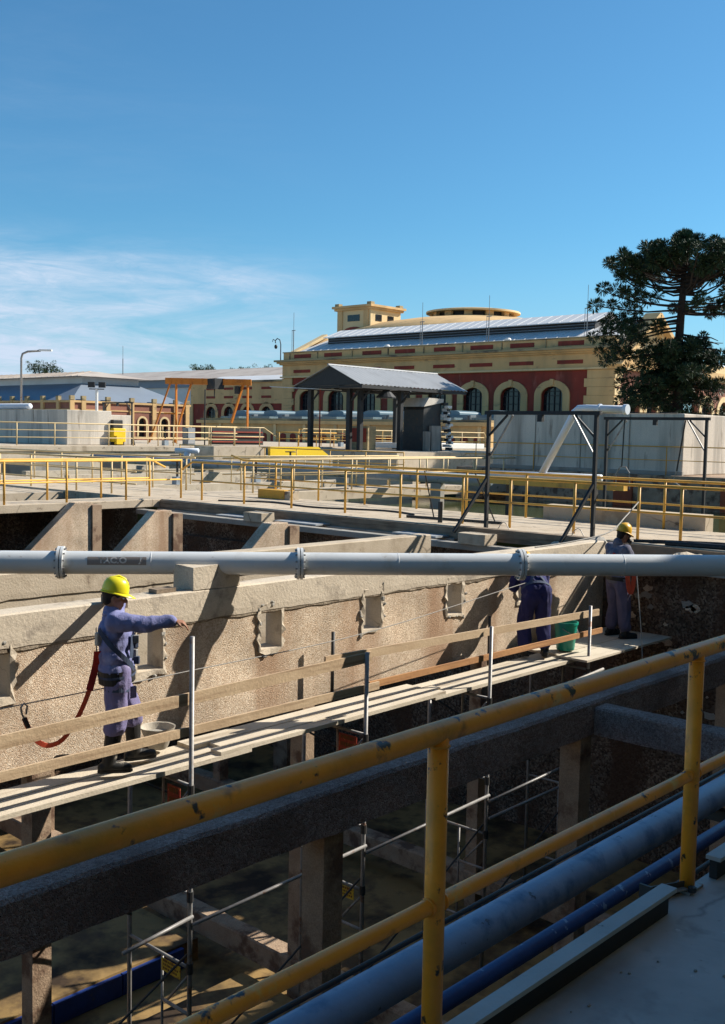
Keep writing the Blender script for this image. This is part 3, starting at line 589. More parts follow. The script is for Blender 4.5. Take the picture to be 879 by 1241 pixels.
# gable end (pediment) on the side
GP = [(71.6, 7.0), (77.5, 11.35), (83.4, 7.0)]
MB().prism([(72.4, 40.3, 7.0), (77.5, 40.3, 11.2), (82.6, 40.3, 7.0)], (0, .4, 0)).build('pediment', M_CREAML, hall)
for a, b in ((GP[0], GP[1]), (GP[1], GP[2])):
    MB().bar((a[0], 39.9, a[1]+.15), (b[0], 39.9, b[1]+.15), 1.3, .35).build('raking_cornice', M_CREAM, hall)
    MB().bar((a[0]+.4, 40.1, a[1]-.25), (b[0]-.1, 40.1, b[1]-.25), .5, .3).build('raking_moulding', M_CREAML, hall)
box('base_moulding', M_CREAML, hall, 72.0, 83.2, 39.75, 40.09, 6.97, 7.14)
box('rear_wall', M_BRICKP, hall, 82.5, 83, 40.7, HY1, 0, 8.4)
box('far_side_wall', M_BRICKP, hall, 72.55, 82.45, HY1-.4, HY1-.02, 0, 8.4)
MB().prism([(72.3, HY1-.5, 8.6), (77.5, HY1-.5, 11.3), (82.7, HY1-.5, 8.6)], (0, .5, 0)).build('far_gable', M_CREAM, hall)
MB().bar((72.6, HY1-.2, 9.3), (77.5, HY1-.2, 11.55), .7, .28).build('far_gable_coping', M_CREAML, hall)
# roof: lower slope, dark louvred monitor, upper white sheets
MB().prism([(72.46, 40.6, 9.35), (77.5, 40.6, 11.12), (82.6, 40.6, 9.35)], (0, 34.9, 0)).build('lower_roof', M_ROOFW, hall)
mon = box('roof_monitor', M_DARK, hall, 75.6, 79.4, 44.0, 73.8, 10.2, 11.04)
for k in range(2):
    MB().box(75.54, 75.59, 44.05, 73.7, 10.58+k*.24, 10.63+k*.24).build('louvre', M_ROOFS, mon)
MB().prism([(75.1, 43.6, 11.06), (77.5, 43.6, 11.95), (79.9, 43.6, 11.06), (79.9, 43.6, 10.99), (77.5, 43.6, 11.88), (75.1, 43.6, 10.99)], (0, 30.4, 0)).build('upper_roof', M_ROOFW, hall)
for y in (50.5, 63.7):
    MB().lathe([(.01, 0), (.3, .02), (.3, .18), (.2, .3), (.01, .32)], 10, (72.9, y, 9.5)).build('roof_vent', M_WHITEP, hall)
for k in range(34):
    y = 41+k*1.02; MB().bar((72.5, y, 9.38), (75.5, y, 10.435), .05, .05).build('roof_seam', M_ROOFW, hall)
    if 43.8 < y < 73.8: MB().bar((75.12, y, 11.08), (77.4, y, 11.925), .05, .05).build('roof_seam', M_ROOFW, hall)
# tower
tw = thing('square_tower', 'square ochre tower with small dark windows behind the white roof', 'tower', (87, 79, 0))
MB().box(86, 91.0, 77.6, 82.6, 0, 15.2).build('wall', M_CREAML, tw)
for z0, z1, o_ in ((15.21, 15.45, .25), (15.455, 15.7, .45)): box('cornice_course', M_CREAM, tw, 86-o_, 91+o_, 77.6-o_, 82.6+o_, z0, z1)
for y, x in ((77.7, 86.1), (82.5, 86.1), (77.7, 90.9), (82.5, 90.9)): box('corner_block', M_STONE, tw, x-.3, x+.3, y-.3, y+.3, 15.71, 16.0)
box('window', M_GLASS, tw, 85.96, 86.2, 79.2, 81.0, 14.0, 14.7)
MB().prism([(85.95, y, z) for y, z in arch_pts(80.1, 1.5, 11.4, 12.9, 8, .5)], (.2, 0, 0)).build('red_panel', M_BRICKR, tw)
for x in (87.3, 89.3): box('window', M_GLASS, tw, x-.5, x+.5, 77.56, 77.8, 14.0, 14.7)
MB().box(87.0, 90.0, 77.55, 77.8, 11.5, 13.3).build('red_panel', M_BRICKP, tw)
for (x, y) in ((85.97, 78.2), (85.97, 82.1)): box('pilaster', M_CREAM, tw, x-.08, x+.2, y-.35, y+.35, 9, 15.2)
# round drum building with ring vent
dr = thing('round_reservoir', 'shallow ochre dome with a round vented lantern behind the hall roof', 'building', (97, 73, 0))
MB().lathe([(16, 0), (16, 12.2), (15.4, 12.9), (12, 13.9), (8, 14.6), (5.0, 14.95), (5.0, 15.0)], 56, (99, 73.5, 0)).build('dome', M_CREAM, dr, auto=True)
MB().lathe([(4.2, 14.9), (4.2, 15.55)], 40, (99, 73.5, 0)).build('lantern_core', M_DARK, dr, auto=True)
for k in range(12):
    a = 2*math.pi*k/12; MB().bar((99+4.5*math.cos(a), 73.5+4.5*math.sin(a), 14.9), (99+4.5*math.cos(a), 73.5+4.5*math.sin(a), 15.6), .9, .4, (math.cos(a), math.sin(a), 0)).build('lantern_pier', M_CREAM, dr)
MB().lathe([(.1, 15.95), (4.4, 15.9), (5.4, 15.75), (5.4, 15.56), (.1, 15.55)], 40, (99, 73.5, 0)).build('lantern_roof', M_CREAML, dr, auto=True)
# side wing to the right of the hall
wg = thing('arcade_wing', 'lower red wing with pale pointed arches behind the big conifer', 'building', (95, 39, 0))
fw_ = lambda c, z, d: Vector((c, 38.6+d, z))
AX = [84.8, 88.2, 91.6, 95.0, 98.4, 101.8]
arched_facade(wg, 0, fw_, AX, 83.2, 106, 0, 6.6, 1.0, 1.5, 4.0, .5, M_BRICKP)
for c in AX:
    arch_trim(wg, fw_, c, 1.0, 1.45, 1.5, 4.0, .1, M_CREAML); arch_window(wg, fw_, c, 1.0, 1.5, 4.0, .35)
box('cornice_course', M_CREAML, wg, 83.2, 106.2, 38.2, 39.0, 6.61, 6.9); box('cornice_course', M_CREAM, wg, 83.1, 106.4, 37.9, 39.0, 6.905, 7.3)
box('parapet', M_CREAML, wg, 83.2, 106, 38.5, 39.0, 7.305, 8.0)
box('rear_wall', M_BRICKP, wg, 83.2, 106, 52, 52.5, 0, 7.5)
MB().prism([(83.2, 39.05, 7.3), (83.2, 45.6, 9.3), (83.2, 51.9, 7.3)], (22.8, 0, 0)).build('roof', M_ROOFW, wg)
# low annex in front of the hall
an = thing('low_annex', 'low ochre annex with a row of red panels in front of the hall', 'building', (58, 56, 0))
box('wall', M_CREAM, an, 58, 71.8, 41.6, 71.7, -.1, 2.35)
box('cornice', M_CREAM, an, 57.7, 71.8, 41.3, 72.0, 2.352, 2.62); box('planted_edge', M_STONE, an, 57.95, 58.6, 41.5, 71.8, 2.622, 2.78)
for k in range(26):
    y = 42.4+k*1.12
    MB().prism([(57.96, yy, z) for yy, z in arch_pts(y, .32, .9, 1.45, 6, .18)], (.1, 0, 0)).build('red_panel', M_BRICKR, an)
for k in range(9): box('pilaster', M_CREAML, an, 57.9, 58.1, 43-.95+k*3.36, 43-.65+k*3.36, -.05, 2.34)
mb = MB()
for k in range(90):
    p = Vector((58.25+random.uniform(-.25, .25), 41.9+k*.327+random.uniform(-.2, .2), 2.78))
    for j in range(6):
        a = random.uniform(0, 6.28); h = random.uniform(.08, .25); q = p+Vector((math.cos(a)*.1, math.sin(a)*.1, 0))
        mb.face([q+Vector((-.03, -.03, 0)), q+Vector((.03, .03, 0)), q+Vector((math.cos(a)*.08, math.sin(a)*.08, h))])
o = mb.build('weeds', M_LEAF2); o['kind'] = 'stuff'; tag(o, 'fringe of weeds growing along the annex roof edge', 'weeds')
# air units on the annex roof
for k in range(8):
    y = 43.8+k*3.9
    u = thing('air_unit', 'grey rooftop air unit below hall window %s counted from the right' % ('one', 'two', 'three', 'four', 'five', 'six', 'seven', 'eight')[k], 'air unit', (63, y, 2.36), 'air units on the annex roof')
    box('casing', M_AC, u, 62, 65, y-1.7, y+1.7, 2.36, 3.22)
    MB().prism([(62.1, yy, z) for yy, z in arch_pts(y+.2, .85, 3.221, 3.36, 8, .2)], (2.6, 0, 0)).build('cowl', M_ACL, u)
    box('white_tray', M_ACL, u, 60.6, 61.6, y-1.3, y+1.1, 2.7, 3.0)
    box('side_panel', M_AC, u, 61.9, 61.995, y-1.5, y+1.5, 2.5, 3.15)

# left brick building (corner 52.9, 83.8)
lb = thing('pilastered_building', 'low brick building with ochre pilasters and a pale hipped roof at the left', 'building', (53, 84, 0))
ff = lambda c, z, d: Vector((c, 83.76+d, z))
LX = [55.4, 58.08, 60.6, 63.2]
arched_facade(lb, 0, ff, LX, 52.9, 66.2, 0, 4.0, .42, .9, 2.35, .4, M_BRICKP)
box('wall', M_BRICKP, lb, 52.9, 53.3, 84.17, 110, 0, 4.0); box('wall', M_BRICKP, lb, 65.8, 66.2, 84.17, 110, 0, 4.0)
for c in LX:
    arch_trim(lb, ff, c, .42, .60, .9, 2.35, .07, M_CREAML); arch_window(lb, ff, c, .42, .9, 2.35, .3, nb=1)
    MB().prism([(y, 83.70, z) for y, z in arch_pts(c-.1, .35, .0, .35, 6, .2)], (0, .1, 0)).build('vent_opening', M_GLASS, lb)
for x in (52.9, 54.1, 56.71, 59.36, 61.93, 64.5, 65.92):
    box('pilaster', M_CREAM, lb, x-.22, x+.22, 83.6, 83.755, 0, 4.25); box('pilaster_cap', M_STONE, lb, x-.22, x+.22, 83.56, 83.85, 4.255, 4.62)
for y in (85.8, 88.47, 91.24, 93.96, 96.5, 99.1, 101.7):
    box('pilaster', M_CREAM, lb, 52.72, 52.895, y-.22, y+.22, 0, 4.25); box('pilaster_cap', M_STONE, lb, 52.68, 53.0, y-.22, y+.22, 4.255, 4.62)
for z0, z1, o_ in ((3.3, 3.42, .06), (4.01, 4.2, .14)):
    box('string_course', M_CREAM, lb, 52.9-o_, 66.2+o_, 83.76-o_, 83.95, z0, z1); box('string_course', M_CREAM, lb, 52.9-o_, 53.1, 83.955, 110, z0, z1)
mb = MB()   # hipped lower roof
a = [(52.95, 83.85, 4.22), (66.1, 83.85, 4.22), (66.1, 112, 4.22), (52.95, 112, 4.22)]; b = [(56.2, 87.2, 5.9), (62.8, 87.2, 5.9), (62.8, 110, 5.9), (56.2, 110, 5.9)]
for k in range(4): mb.face([a[k], a[(k+1) % 4], b[(k+1) % 4], b[k]])
mb.face(b).face(a[::-1]).build('hipped_roof', M_ROOFS, lb)
MB().box(56.3, 62.7, 87.3, 109.9, 5.88, 6.55).build('clerestory', M_ROOFW, lb)
mb = MB(); a = [(55.4, 86.4, 6.56), (63.6, 86.4, 6.56), (63.6, 111, 6.56), (55.4, 111, 6.56)]; b = [(59, 90, 7.25), (60, 90, 7.25), (60, 108, 7.25), (59, 108, 7.25)]
for k in range(4): mb.face([a[k], a[(k+1) % 4], b[(k+1) % 4], b[k]])
mb.face(b).face(a[::-1]).build('upper_roof', M_ROOFT, lb)
for k in range(22): MB().bar((55.6, 87+k*1.05, 6.62), (59.0, 90 if k < 3 else 87+k*1.05, 7.27), .06, .06).build('roof_seam', M_ROOFT, lb)
# second hall behind, and the small red hall between
sh_ = thing('long_shed', 'long low shed with tan sheet roof behind the orange crane', 'building', (85, 120, 0))
MB().box(104, 122, 113, 175, 0, 8.3).build('wall', M_ROOFW, sh_); MB().box(103.6, 122.4, 112.6, 175.4, 8.31, 9.5).build('clerestory', M_ROOFS, sh_)
MB().prism([(103, 112, 9.52), (113, 112, 11.7), (123, 112, 9.52)], (0, 64, 0)).build('roof', M_ROOFT, sh_)
mh = thing('small_red_hall', 'small grey and red hall with round arches behind the orange crane', 'building', (90, 104, 0))
fm = lambda c, z, d: Vector((90+d, c, z))
MYS = [98.4, 102.0, 105.6, 109.2]
arched_facade(mh, 0, fm, MYS, 95.0, 113.3, 0, 5.2, .95, 2.2, 3.9, .4, M_BRICKR)
for c in MYS: arch_trim(mh, fm, c, .95, 1.45, 2.2, 3.9, .1, M_CREAM); arch_window(mh, fm, c, .95, 2.2, 3.9, .3)
box('frieze', M_CREAM, mh, 89.9, 99, 94.9, 113.4, 5.21, 7.9); box('coping', M_STONE, mh, 89.6, 99.3, 94.6, 113.7, 7.905, 8.15)
for c in MYS:
    for z in (5.9, 7.0): box('red_panel', M_BRICKR, mh, 89.86, 89.92, c-.9, c+.9, z, z+.3)
for y in (95.0, 113.0): box('quoin', M_CREAM, mh, 89.85, 90.3, y-.1, y+.5, .1, 5.2)
MB().prism([(90.3, 95.2, 8.0), (95, 95.2, 9.1), (99, 95.2, 8.0)], (0, 17.8, 0)).build('roof', M_ROOFW, mh)

# ------------------------------------------------------------------ RAILINGS
def railing(label, pts, posts, material, z=0, h=.97, r=.028, mid=(.48,), group=None, ends=None, name='handrail'):
    """pts: plan polyline of the rail (x,y[,z]); posts: list of (x,y)"""
    P3 = [Vector((p[0], p[1], p[2] if len(p) > 2 else z)) for p in pts]
    t = thing(name, label, 'railing', P3[0], group)
    up = [p+Vector((0, 0, h-r)) for p in P3]
    if ends: up = [up[0]+Vector(ends[0])] + up if ends[0] else up
    if ends and ends[1]: up = up+[up[-1]+Vector(ends[1])]
    def fine(pp):
        if name != 'near_handrail': return pp
        a_, b_ = pp[0], pp[-1]; n_ = 260
        return [a_.lerp(b_, k/n_)+noise.noise_vector(Vector((k*.13, pp[0].z*9, 1)))*.0016+noise.noise_vector(Vector((k*.55, pp[0].z*9, 5)))*.0005 for k in range(n_+1)]
    MB().tube(fine(up), r, 20 if name == 'near_handrail' else 12).build('top_rail', material, t, smooth=True)
    for mz in mid: MB().tube(fine([p+Vector((0, 0, mz)) for p in P3]), r*.72, 16 if name == 'near_handrail' else 10).build('mid_rail', material, t, smooth=True)
    first = None
    for q in posts:
        q = Vector((q[0], q[1], q[2] if len(q) > 2 else z))
        if first is None:
            first = MB().tube([q, q+Vector((0, 0, h-r*1.2))], r*.95, 12).build('post', material, t, smooth=True); base = q
        else: at(first, 'post', q-base, t)
    return t
nr = railing('thick chipped yellow handrail with two posts crossing the foreground', [(-6, 1.74), (16, 1.74)], [(x, 1.74) for x in (-4.24, -2.62, -1.0, .62, 2.24, 3.84, 5.46, 7.08, 8.7, 10.3, 11.9, 13.5, 15.1)], M_YEL, 0, .972, .031, (.458,), name='near_handrail')
for k, x in enumerate((2.24, 3.84, 5.46, .62)):
    MB().box(x-.06, x+.06, 1.70, 1.755, .002, .012).build('base_plate', M_STEEL, nr)
for x in (.62, 2.24, 3.84, 5.46):
    MB().lathe([(.0285, -.004), (.034, 0), (.0285, .005)], 18, (x, 1.74, .905)).build('weld_bead', M_YEL, nr, smooth=True)
    for sx in (-1, 1): MB().tube([(x+sx*.028, 1.74, .458), (x+sx*.034, 1.74, .458)], .0265, 14).build('weld_bead', M_YEL, nr, smooth=True)
rl = random.Random(5); mb = MB()
for k in range(70):
    q = Vector((rl.uniform(2.2, 5.2), rl.uniform(.2, 1.66), .003)); r = rl.uniform(.002, .007); mb.ell(q, (r*rl.uniform(.7, 1.6), r, r*.6), n=5)
o = mb.build('grit', M_CONCG); o['kind'] = 'stuff'; tag(o, 'scattered grit and crumbs lying on the near walkway', 'grit')
tag(MB().face([(3.93, 1.12, .006), (3.965, 1.10, .010), (3.975, 1.125, .006), (3.945, 1.14, .012)]).build('paper_scrap', M_WHITEP), 'tiny white paper scrap on the near walkway', 'litter')
br = thing('rail_bracket', 'rusty angle bracket at the foot of the right yellow post', 'bracket', (3.7, 1.76, 0))
MB().bar((3.62, 1.80, .03), (3.80, 1.735, .02), .05, .006).build('flange', M_STEEL, br); MB().bar((3.62, 1.80, .03), (3.80, 1.735, .02), .006, .05).build('web', M_STEELD, br)
MB().box(3.60, 3.612, 1.77, 1.82, -.02, .07).build('end_plate', M_STEELD, br)
MB().lathe([(.0, .0), (.016, 0), (.016, .02), (0, .021)], 6, (3.80, 1.70, .012)).build('bolt', M_STEELD, br)

railing('yellow handrail along the pit side of the cross walkway', [(16.8, 21.1), (16.8, 1.8)], [(16.8, y) for y in (20.72, 19.13, 17.49, 15.8, 14.22, 12.6, 11.47, 10.07, 8.79, 8.0, 6.4, 4.8, 3.2)], M_YELF, ends=((0, .4, -.2), None))
railing('yellow handrail along the tank side of the cross walkway', [(19.2, 21.9), (19.2, 1.8)], [(19.2, y) for y in (20.6, 19.0, 17.4, 15.75, 14.3, 12.7, 11.1, 9.5, 7.9, 6.3)], M_YELF, ends=((0, .5, .12), None))
railing('bright yellow handrail along the front of the left walkway', [(-6, 21.66), (16.9, 21.66)], [(x, 21.66) for x in (-1, .6, 2.2, 3.9, 5.5, 7.1, 8.75, 10.35, 11.97, 13.55, 15.2, 16.88)], M_YELF, h=1.0)
railing('yellow handrail along the back of the left walkway', [(-6, 22.62), (16.6, 22.62)], [(x, 22.62) for x in (4, 5.6, 7.2, 8.8, 10.4, 12.0, 13.62, 15.13, 16.6)], M_YELF, h=1.0, ends=(None, (.5, 0, -.22)))
railing('faded handrail continuing along the pit side behind the left walkway', [(16.45, 23.0), (16.45, 39.6)], [(16.45, y) for y in (24.1, 25.8, 28.2, 30, 31.7, 33.4, 35.1, 37, 38.8)], M_YELP, mid=(.3, .62))
railing('faded handrail continuing along the tank side behind the far walkway', [(19.2, 24.0), (19.2, 39.6)], [(19.2, y) for y in (24.4, 26, 27.6, 29.2, 31, 32.7, 35.3, 37, 38.6)], M_YELP, mid=(.48,))
railing('pale sunlit handrail along the near edge of the far walkway', [(19.9, 22.4), (33.2, 22.4)], [(x, 22.4) for x in (20.0, 21.6, 24.1, 25.9, 27.8, 28.7, 30.6, 32.3)], M_YELP, ends=((-.5, 0, -.3), (.55, 0, -.35)))
railing('pale handrail along the far edge of the far walkway', [(19.9, 23.6), (33.2, 23.6)], [(x, 23.6) for x in (20.6, 22.2, 24, 25.6, 27.2, 28.9, 30.5, 32.1)], M_YELP, mid=(.48,))
# high platform rails
railing('long cream handrail on the left half of the high platform', [(18, 40.9, .95), (35.4, 40.9, .95)], [(x, 40.9, .95) for x in (20.2, 23.2, 25.0, 27.76, 29.1, 30.5, 31.4, 33.7, 35.2)], M_YELP, .95, 1.0, mid=(.35, .66))
railing('cream handrail with a sloping end on the middle of the high platform', [(33.9, 41.3, .95), (37.6, 41.3, .95)], [(33.9, 41.3, .95), (35.6, 41.3, .95), (37.3, 41.3, .95)], M_YELP, .95, 1.0, mid=(.5,), ends=(None, (.9, 0, -.45)))
railing('cream handrail behind the yellow ramp on the high platform', [(38.4, 41.2, .95), (43, 41.2, .95)], [(x, 41.2, .95) for x in (38.6, 40, 41.4, 42.8)], M_YELF, .95, .8, mid=(.42,))
railing('cream handrail with rounded ends beside the steel shelter', [(40.2, 41.0, .95), (56.8, 41.0, .95)], [(x, 41.0, .95) for x in (40.6, 42.3, 44, 45.8, 47.5, 49.2, 51, 52.7, 54.4, 56.2)], M_YELP, .95, 1.0, mid=(.36, .66), ends=((-.35, 0, -.35), (.4, 0, -.55)))
railing('inner cream handrail beside the air machine on the high platform', [(42, 43.2, .95), (55, 43.2, .95)], [(x, 43.2, .95) for x in (42, 43.8, 45.6, 47.4, 49.2, 51, 52.8, 54.6)], M_YELF, .95, 1.0, mid=(.5,))
railing('inner cream handrail in front of the pilastered building', [(27, 46, .95), (40, 46, .95)], [(27+k*.95, 46, .95) for k in range(14)], M_YELP, .95, 1.0, mid=(.35, .66))
railing('thin ochre handrail in front of the right concrete tank', [(32.75, 24.5, .55), (32.75, 9, .55)], [(32.75, y, .55) for y in (24, 21.4, 18.8, 16.2, 13.6, 11)], M_OCHRE, .55, .97, r=.018, mid=(.5,))

# ------------------------------------------------------------------ PIPES
pa, pb = Vector((1.85, 13.79, .3)), Vector((16.9, .78, .3))
pd = (pb-pa).normalized(); pn = Vector((pd.y, -pd.x, 0))      # pn: horizontal normal towards the camera
if pn.dot(Vector((-1, -1, 0))) < 0: pn = -pn
PR = .124
gp = thing('grey_pipe', 'big pale grey flanged pipe lettered VACIO crossing the whole picture', 'pipe', (7.4, 8.99, .3))
def on_pipe(u): return Vector((5.69, 10.405, .3)) + pd*u         # u: metres along the pipe from a reference point
fl_u = [(-1.7), (Vector((6.14, 9.94, .3))-on_pipe(0)).dot(pd), (Vector((8.08, 8.26, .3))-on_pipe(0)).dot(pd), (Vector((9.97, 6.62, .3))-on_pipe(0)).dot(pd), 8.35]
cuts = [on_pipe(-4.5)]+[on_pipe(u) for u in fl_u]+[on_pipe(14)]
for a, b in zip(cuts, cuts[1:]): MB().tube([a, b], PR, 40, False).build('pipe_length', M_PIPE, gp, smooth=True)
for u in fl_u:
    for s in (-1, 1):
        c = on_pipe(u)+pd*.019*s
        f = MB().tube([c-pd*.014, c+pd*.014], .176, 36).build('flange', M_PIPE, gp, auto=True)
    mb = MB()
    for k in range(12):
        a = 2*math.pi*(k+.5)/12; o_ = (pn*math.cos(a)+Vector((0, 0, 1))*math.sin(a))*.152+on_pipe(u)
        mb.tube([o_-pd*.055, o_+pd*.055], .011, 6)
    mb.build('flange_bolts', M_STEEL, gp)
for u in (1.6, 4.3, 6.9, -.9):
    MB().tube([on_pipe(u)-pd*.006, on_pipe(u), on_pipe(u)+pd*.006], 0, 36, True, [PR-.001, PR+.0035, PR-.001]).build('weld_seam', M_PIPE, gp, smooth=True)
def wrap(o, u0, lift):
    """bend a flat (x along pipe, y up) mesh round the pipe's camera side"""
    for v in o.data.vertices:
        a = v.co.y/PR; r_w = PR+lift+v.co.z
        v.co = on_pipe(u0+v.co.x) + (pn*math.cos(a)+Vector((0, 0, 1))*math.sin(a))*r_w
upl = (Vector((5.6, 10.48, .3))-on_pipe(0)).dot(pd)
u_pl0 = (Vector((6.33, 9.84, .3))-on_pipe(0)).dot(pd)
bm = bmesh.new(); bmesh.ops.create_grid(bm, x_segments=4, y_segments=10, size=.5)
for v in bm.verts: v.co = Vector((v.co.x*.62, v.co.y*.088+.035, 0))
bmesh.ops.reverse_faces(bm, faces=[f for f in bm.faces if f.normal.z < 0])
me = bpy.data.meshes.new('name_band'); bm.to_mesh(me); bm.free(); me.materials.append(M_PLATE)
ob = bpy.data.objects.new('name_band', me); COL.objects.link(ob); UB = u_pl0+.39; wrap(ob, UB, .003); par(ob, gp)
def text_obj(body, size, name, material, extr=.0):
    cu = bpy.data.curves.new(name, 'FONT'); cu.body = body; cu.size = size; cu.extrude = extr; cu.align_x = 'CENTER'; cu.resolution_u = 3; cu.offset = .0036
    to = bpy.data.objects.new(name, cu); COL.objects.link(to)
    me = bpy.data.meshes.new_from_object(to.evaluated_get(bpy.context.evaluated_depsgraph_get()))
    bpy.data.objects.remove(to); bpy.data.curves.remove(cu); me.materials.clear(); me.materials.append(material)
    o = bpy.data.objects.new(name, me); COL.objects.link(o); return o
to = text_obj('VACIO', .088, 'lettering', M_LET)
for v in to.data.vertices: v.co = Vector((v.co.x*1.12-.045, v.co.y+.012, 0))
bmx = bmesh.new(); bmx.from_mesh(to.data); bmesh.ops.triangulate(bmx, faces=bmx.faces[:]); bmx.to_mesh(to.data); bmx.free()
wrap(to, UB, .0055); par(to, gp)
mb = MB().face([(.24, .075, 0), (.27, .075, 0), (.262, .03, 0), (.245, .0, 0), (.225, .0, 0), (.246, .03, 0)])
ar = mb.build('direction_arrow', M_LET); wrap(ar, UB, .0055); par(ar, gp)

def simple_pipe(name, label, pts, r, material, supports=(), n=20):
    t = thing(name, label, 'pipe', pts[0]); MB().tube(pts, r, n).build('pipe_length', material, t, smooth=True)
    for p, z in supports:
        MB().box(p[0]-.05, p[0]+.05, p[1]-r*1.1, p[1]+r*1.1, z, p[2]-r*.98).build('support', M_CONCG, t)
    return t
t = simple_pipe('blue_pipe', 'light blue pipe running below the near kerb', [(-6, 2.42, -.32), (16, 2.60, -.32)], .078, M_PIPEB, n=28)
for x in (-2.5, 1.0, 5.9, 9.4): MB().box(x-.03, x+.03, 1.752, 2.75, -.47, -.402).build('support', M_STEELD, t)
simple_pipe('dark_blue_pipe', 'thin dark blue pipe between the light blue pipe and the kerb', [(-6, 2.235, -.30), (16, 2.235, -.30)], .034, M_PIPED)
simple_pipe('black_conduit', 'thin black conduit beyond the light blue pipe', [(-6, 2.50, -.262), (16, 2.68, -.262)], .011, M_STEELD, n=8)
simple_pipe('thin_conduit', 'thin steel conduit just outside the kerb', [(-6, 1.95, -.16), (16, 1.95, -.16)], .011, M_STEELD, n=8)
t = simple_pipe('header_pipe', 'grey blue header pipe lying low across the middle tanks', [(26, 39.5, .45), (26, 33, .45), (26, 24.2, .42), (26, 18.5, .40)], .17, M_HEAD)
for y in (36, 32, 28, 24.6, 20.5): MB().box(25.9, 26.1, y-.2, y+.2, -1.1, .24).build('support', M_CONCG, t)
t = thing('white_valve', 'white valve head on the grey blue header pipe', 'valve', (26, 33, .6))
MB().tube([(26, 33, .6), (26, 33, .9)], .13, 14).build('stem', M_WPIPE, t, smooth=True); MB().tube([(25.75, 33.4, .93), (26.2, 32.55, .93)], .10, 16).build('cap', M_WPIPE, t, smooth=True)
t = thing('bent_white_pipe', 'white pipe with an elbow coming down from the right concrete tank', 'pipe', (25, 15, .5))
MB().tube([(25, 13.55, 2.5), (25, 14.7, 2.53), (25, 14.95, 2.52), (25, 15.1, 2.40), (25, 15.2, 2.2), (25, 16.05, .72)], .10, 22).build('pipe_length', M_WPIPE, t, smooth=True)
MB().tube([(25, 13.5, 2.5), (25, 13.60, 2.5)], .135, 22).build('flange', M_WPIPE, t, auto=True); MB().tube([(25, 14.28, 2.52), (25, 14.34, 2.52)], .128, 22).build('coupling', M_WPIPE, t, auto=True)
MB().tube([(25, 17.8, .66), (25, 14.2, .68)], .10, 18).build('lower_pipe', M_WPIPE, t, smooth=True)
MB().box(24.95, 25.05, 14.3, 14.5, -1.1, .56).build('support', M_STEELD, t); MB().box(24.95, 25.05, 17, 17.2, -1.1, .53).build('support', M_STEELD, t)
tag(MB().box(25.3, 25.7, 14.0, 17.2, .35, .47).build('ochre_board', M_OCHRE), 'long ochre board lying by the foot of the white pipe', 'board')
tag(MB().box(24.2, 24.4, 13.1, 17.6, .42, .60).build('ochre_board', M_YELF), 'yellow toe board in front of the light blue lower pipe', 'board')

# ------------------------------------------------------------------ SCAFFOLD
sf = thing('tube_scaffold', 'steel tube scaffold standing in the pit under the plank platform', 'scaffold', (8.5, 8, -5.2))
FR = [3.6, 6.08, 8.5, 10.83, 13.25]
def tb(name, a, b, r=.024, mt=M_STEEL, n=10): return MB().tube([a, b], r, n).build(name, mt, sf, smooth=True)
for i, x in enumerate(FR):
    tb('standard', (x, 7.62, -5.19), (x, 7.62, -.15 if i == 1 else (-.64 if x != 3.6 else -.6)))
    tb('standard', (x, 8.58, -5.19), (x, 8.58, -1.50))
    for z in (-1.56, -1.95, -3.32, -3.78, -2.60, -4.5): tb('rung', (x, 7.62, z), (x, 8.58 if z not in (-3.78, -1.95) else 8.02, z), .017)
    for z0, z1 in ((-1.56, -1.95), (-3.32, -4.6)): tb('stile', (x, 8.04, z0), (x, 8.04, z1), .014)
    tb('knee_brace', (x, 7.66, -1.62), (x, 7.95, -1.94), .012); tb('knee_brace', (x, 7.66, -3.42), (x, 7.95, -3.75), .012)
    for z in (-3.32, -1.6, -2.62): MB().tube([(x, 7.62, z-.05), (x, 7.62, z+.05)], .034, 10).build('coupler', M_STEELD, sf)
for a, b in zip(FR, FR[1:]):
    tb('ledger', (max(a, 5.3), 7.58, -2.88), (b, 7.58, -2.80), .019); tb('ledger', (a, 8.62, -2.9), (b, 8.62, -2.9), .019)
    tb('diagonal', (a, 7.66, -4.4), (b, 7.66, -3.2), .012, M_STEELD); tb('diagonal', (a, 8.55, -1.7), (b, 8.55, -3.1), .012, M_STEELD)
tb('ledger', (10.83, 7.58, -1.78), (13.6, 7.58, -1.60), .022); tb('ledger', (10.83, 7.57, -3.1), (13.25, 7.57, -3.08), .02); tb('ledger', (6.08, 7.57, -1.72), (8.5, 7.57, -2.15), .016)
tb('back_guard_post', (9.0, 8.62, -1.5), (9.0, 8.62, -.62), .022, M_STEELD); tb('back_guard_post', (12.2, 8.62, -1.5), (12.2, 8.62, -.8), .02, M_STEELD)
def sign(x, y0, y1, z0, z1, material, label):
    t = thing('scaffold_sign', label, 'sign', (x, y0, z0))
    MB().box(x-.035, x-.028, y0, y1, z0, z1).build('plate', material, t)
    mb = MB(); rows = 3
    for r in range(rows):
        zz = z1-(z1-z0)*(r+.75)/(rows+.4); y = y1-.03
        while y > y0+.04:
            wl = random.uniform(.012, .03); mb.box(x-.037, x-.0355, max(y-wl, y0+.02), y, zz, zz+(z1-z0)*.16); y -= wl+.010
    o = mb.build('print', M_SIGNI, t); o['kind'] = 'stuff'
sign(6.08, 7.72, 8.01, -3.46, -3.335, M_SIGNY, 'yellow sign plate low on the scaffold frame at the left')
sign(6.08, 7.74, 7.93, -1.92, -1.60, M_SIGNR, 'red sign plate under the planks beside the first tall scaffold post')
sign(8.5, 7.72, 7.99, -1.86, -1.60, M_SIGNR, 'red sign plate under the planks on the middle scaffold frame')
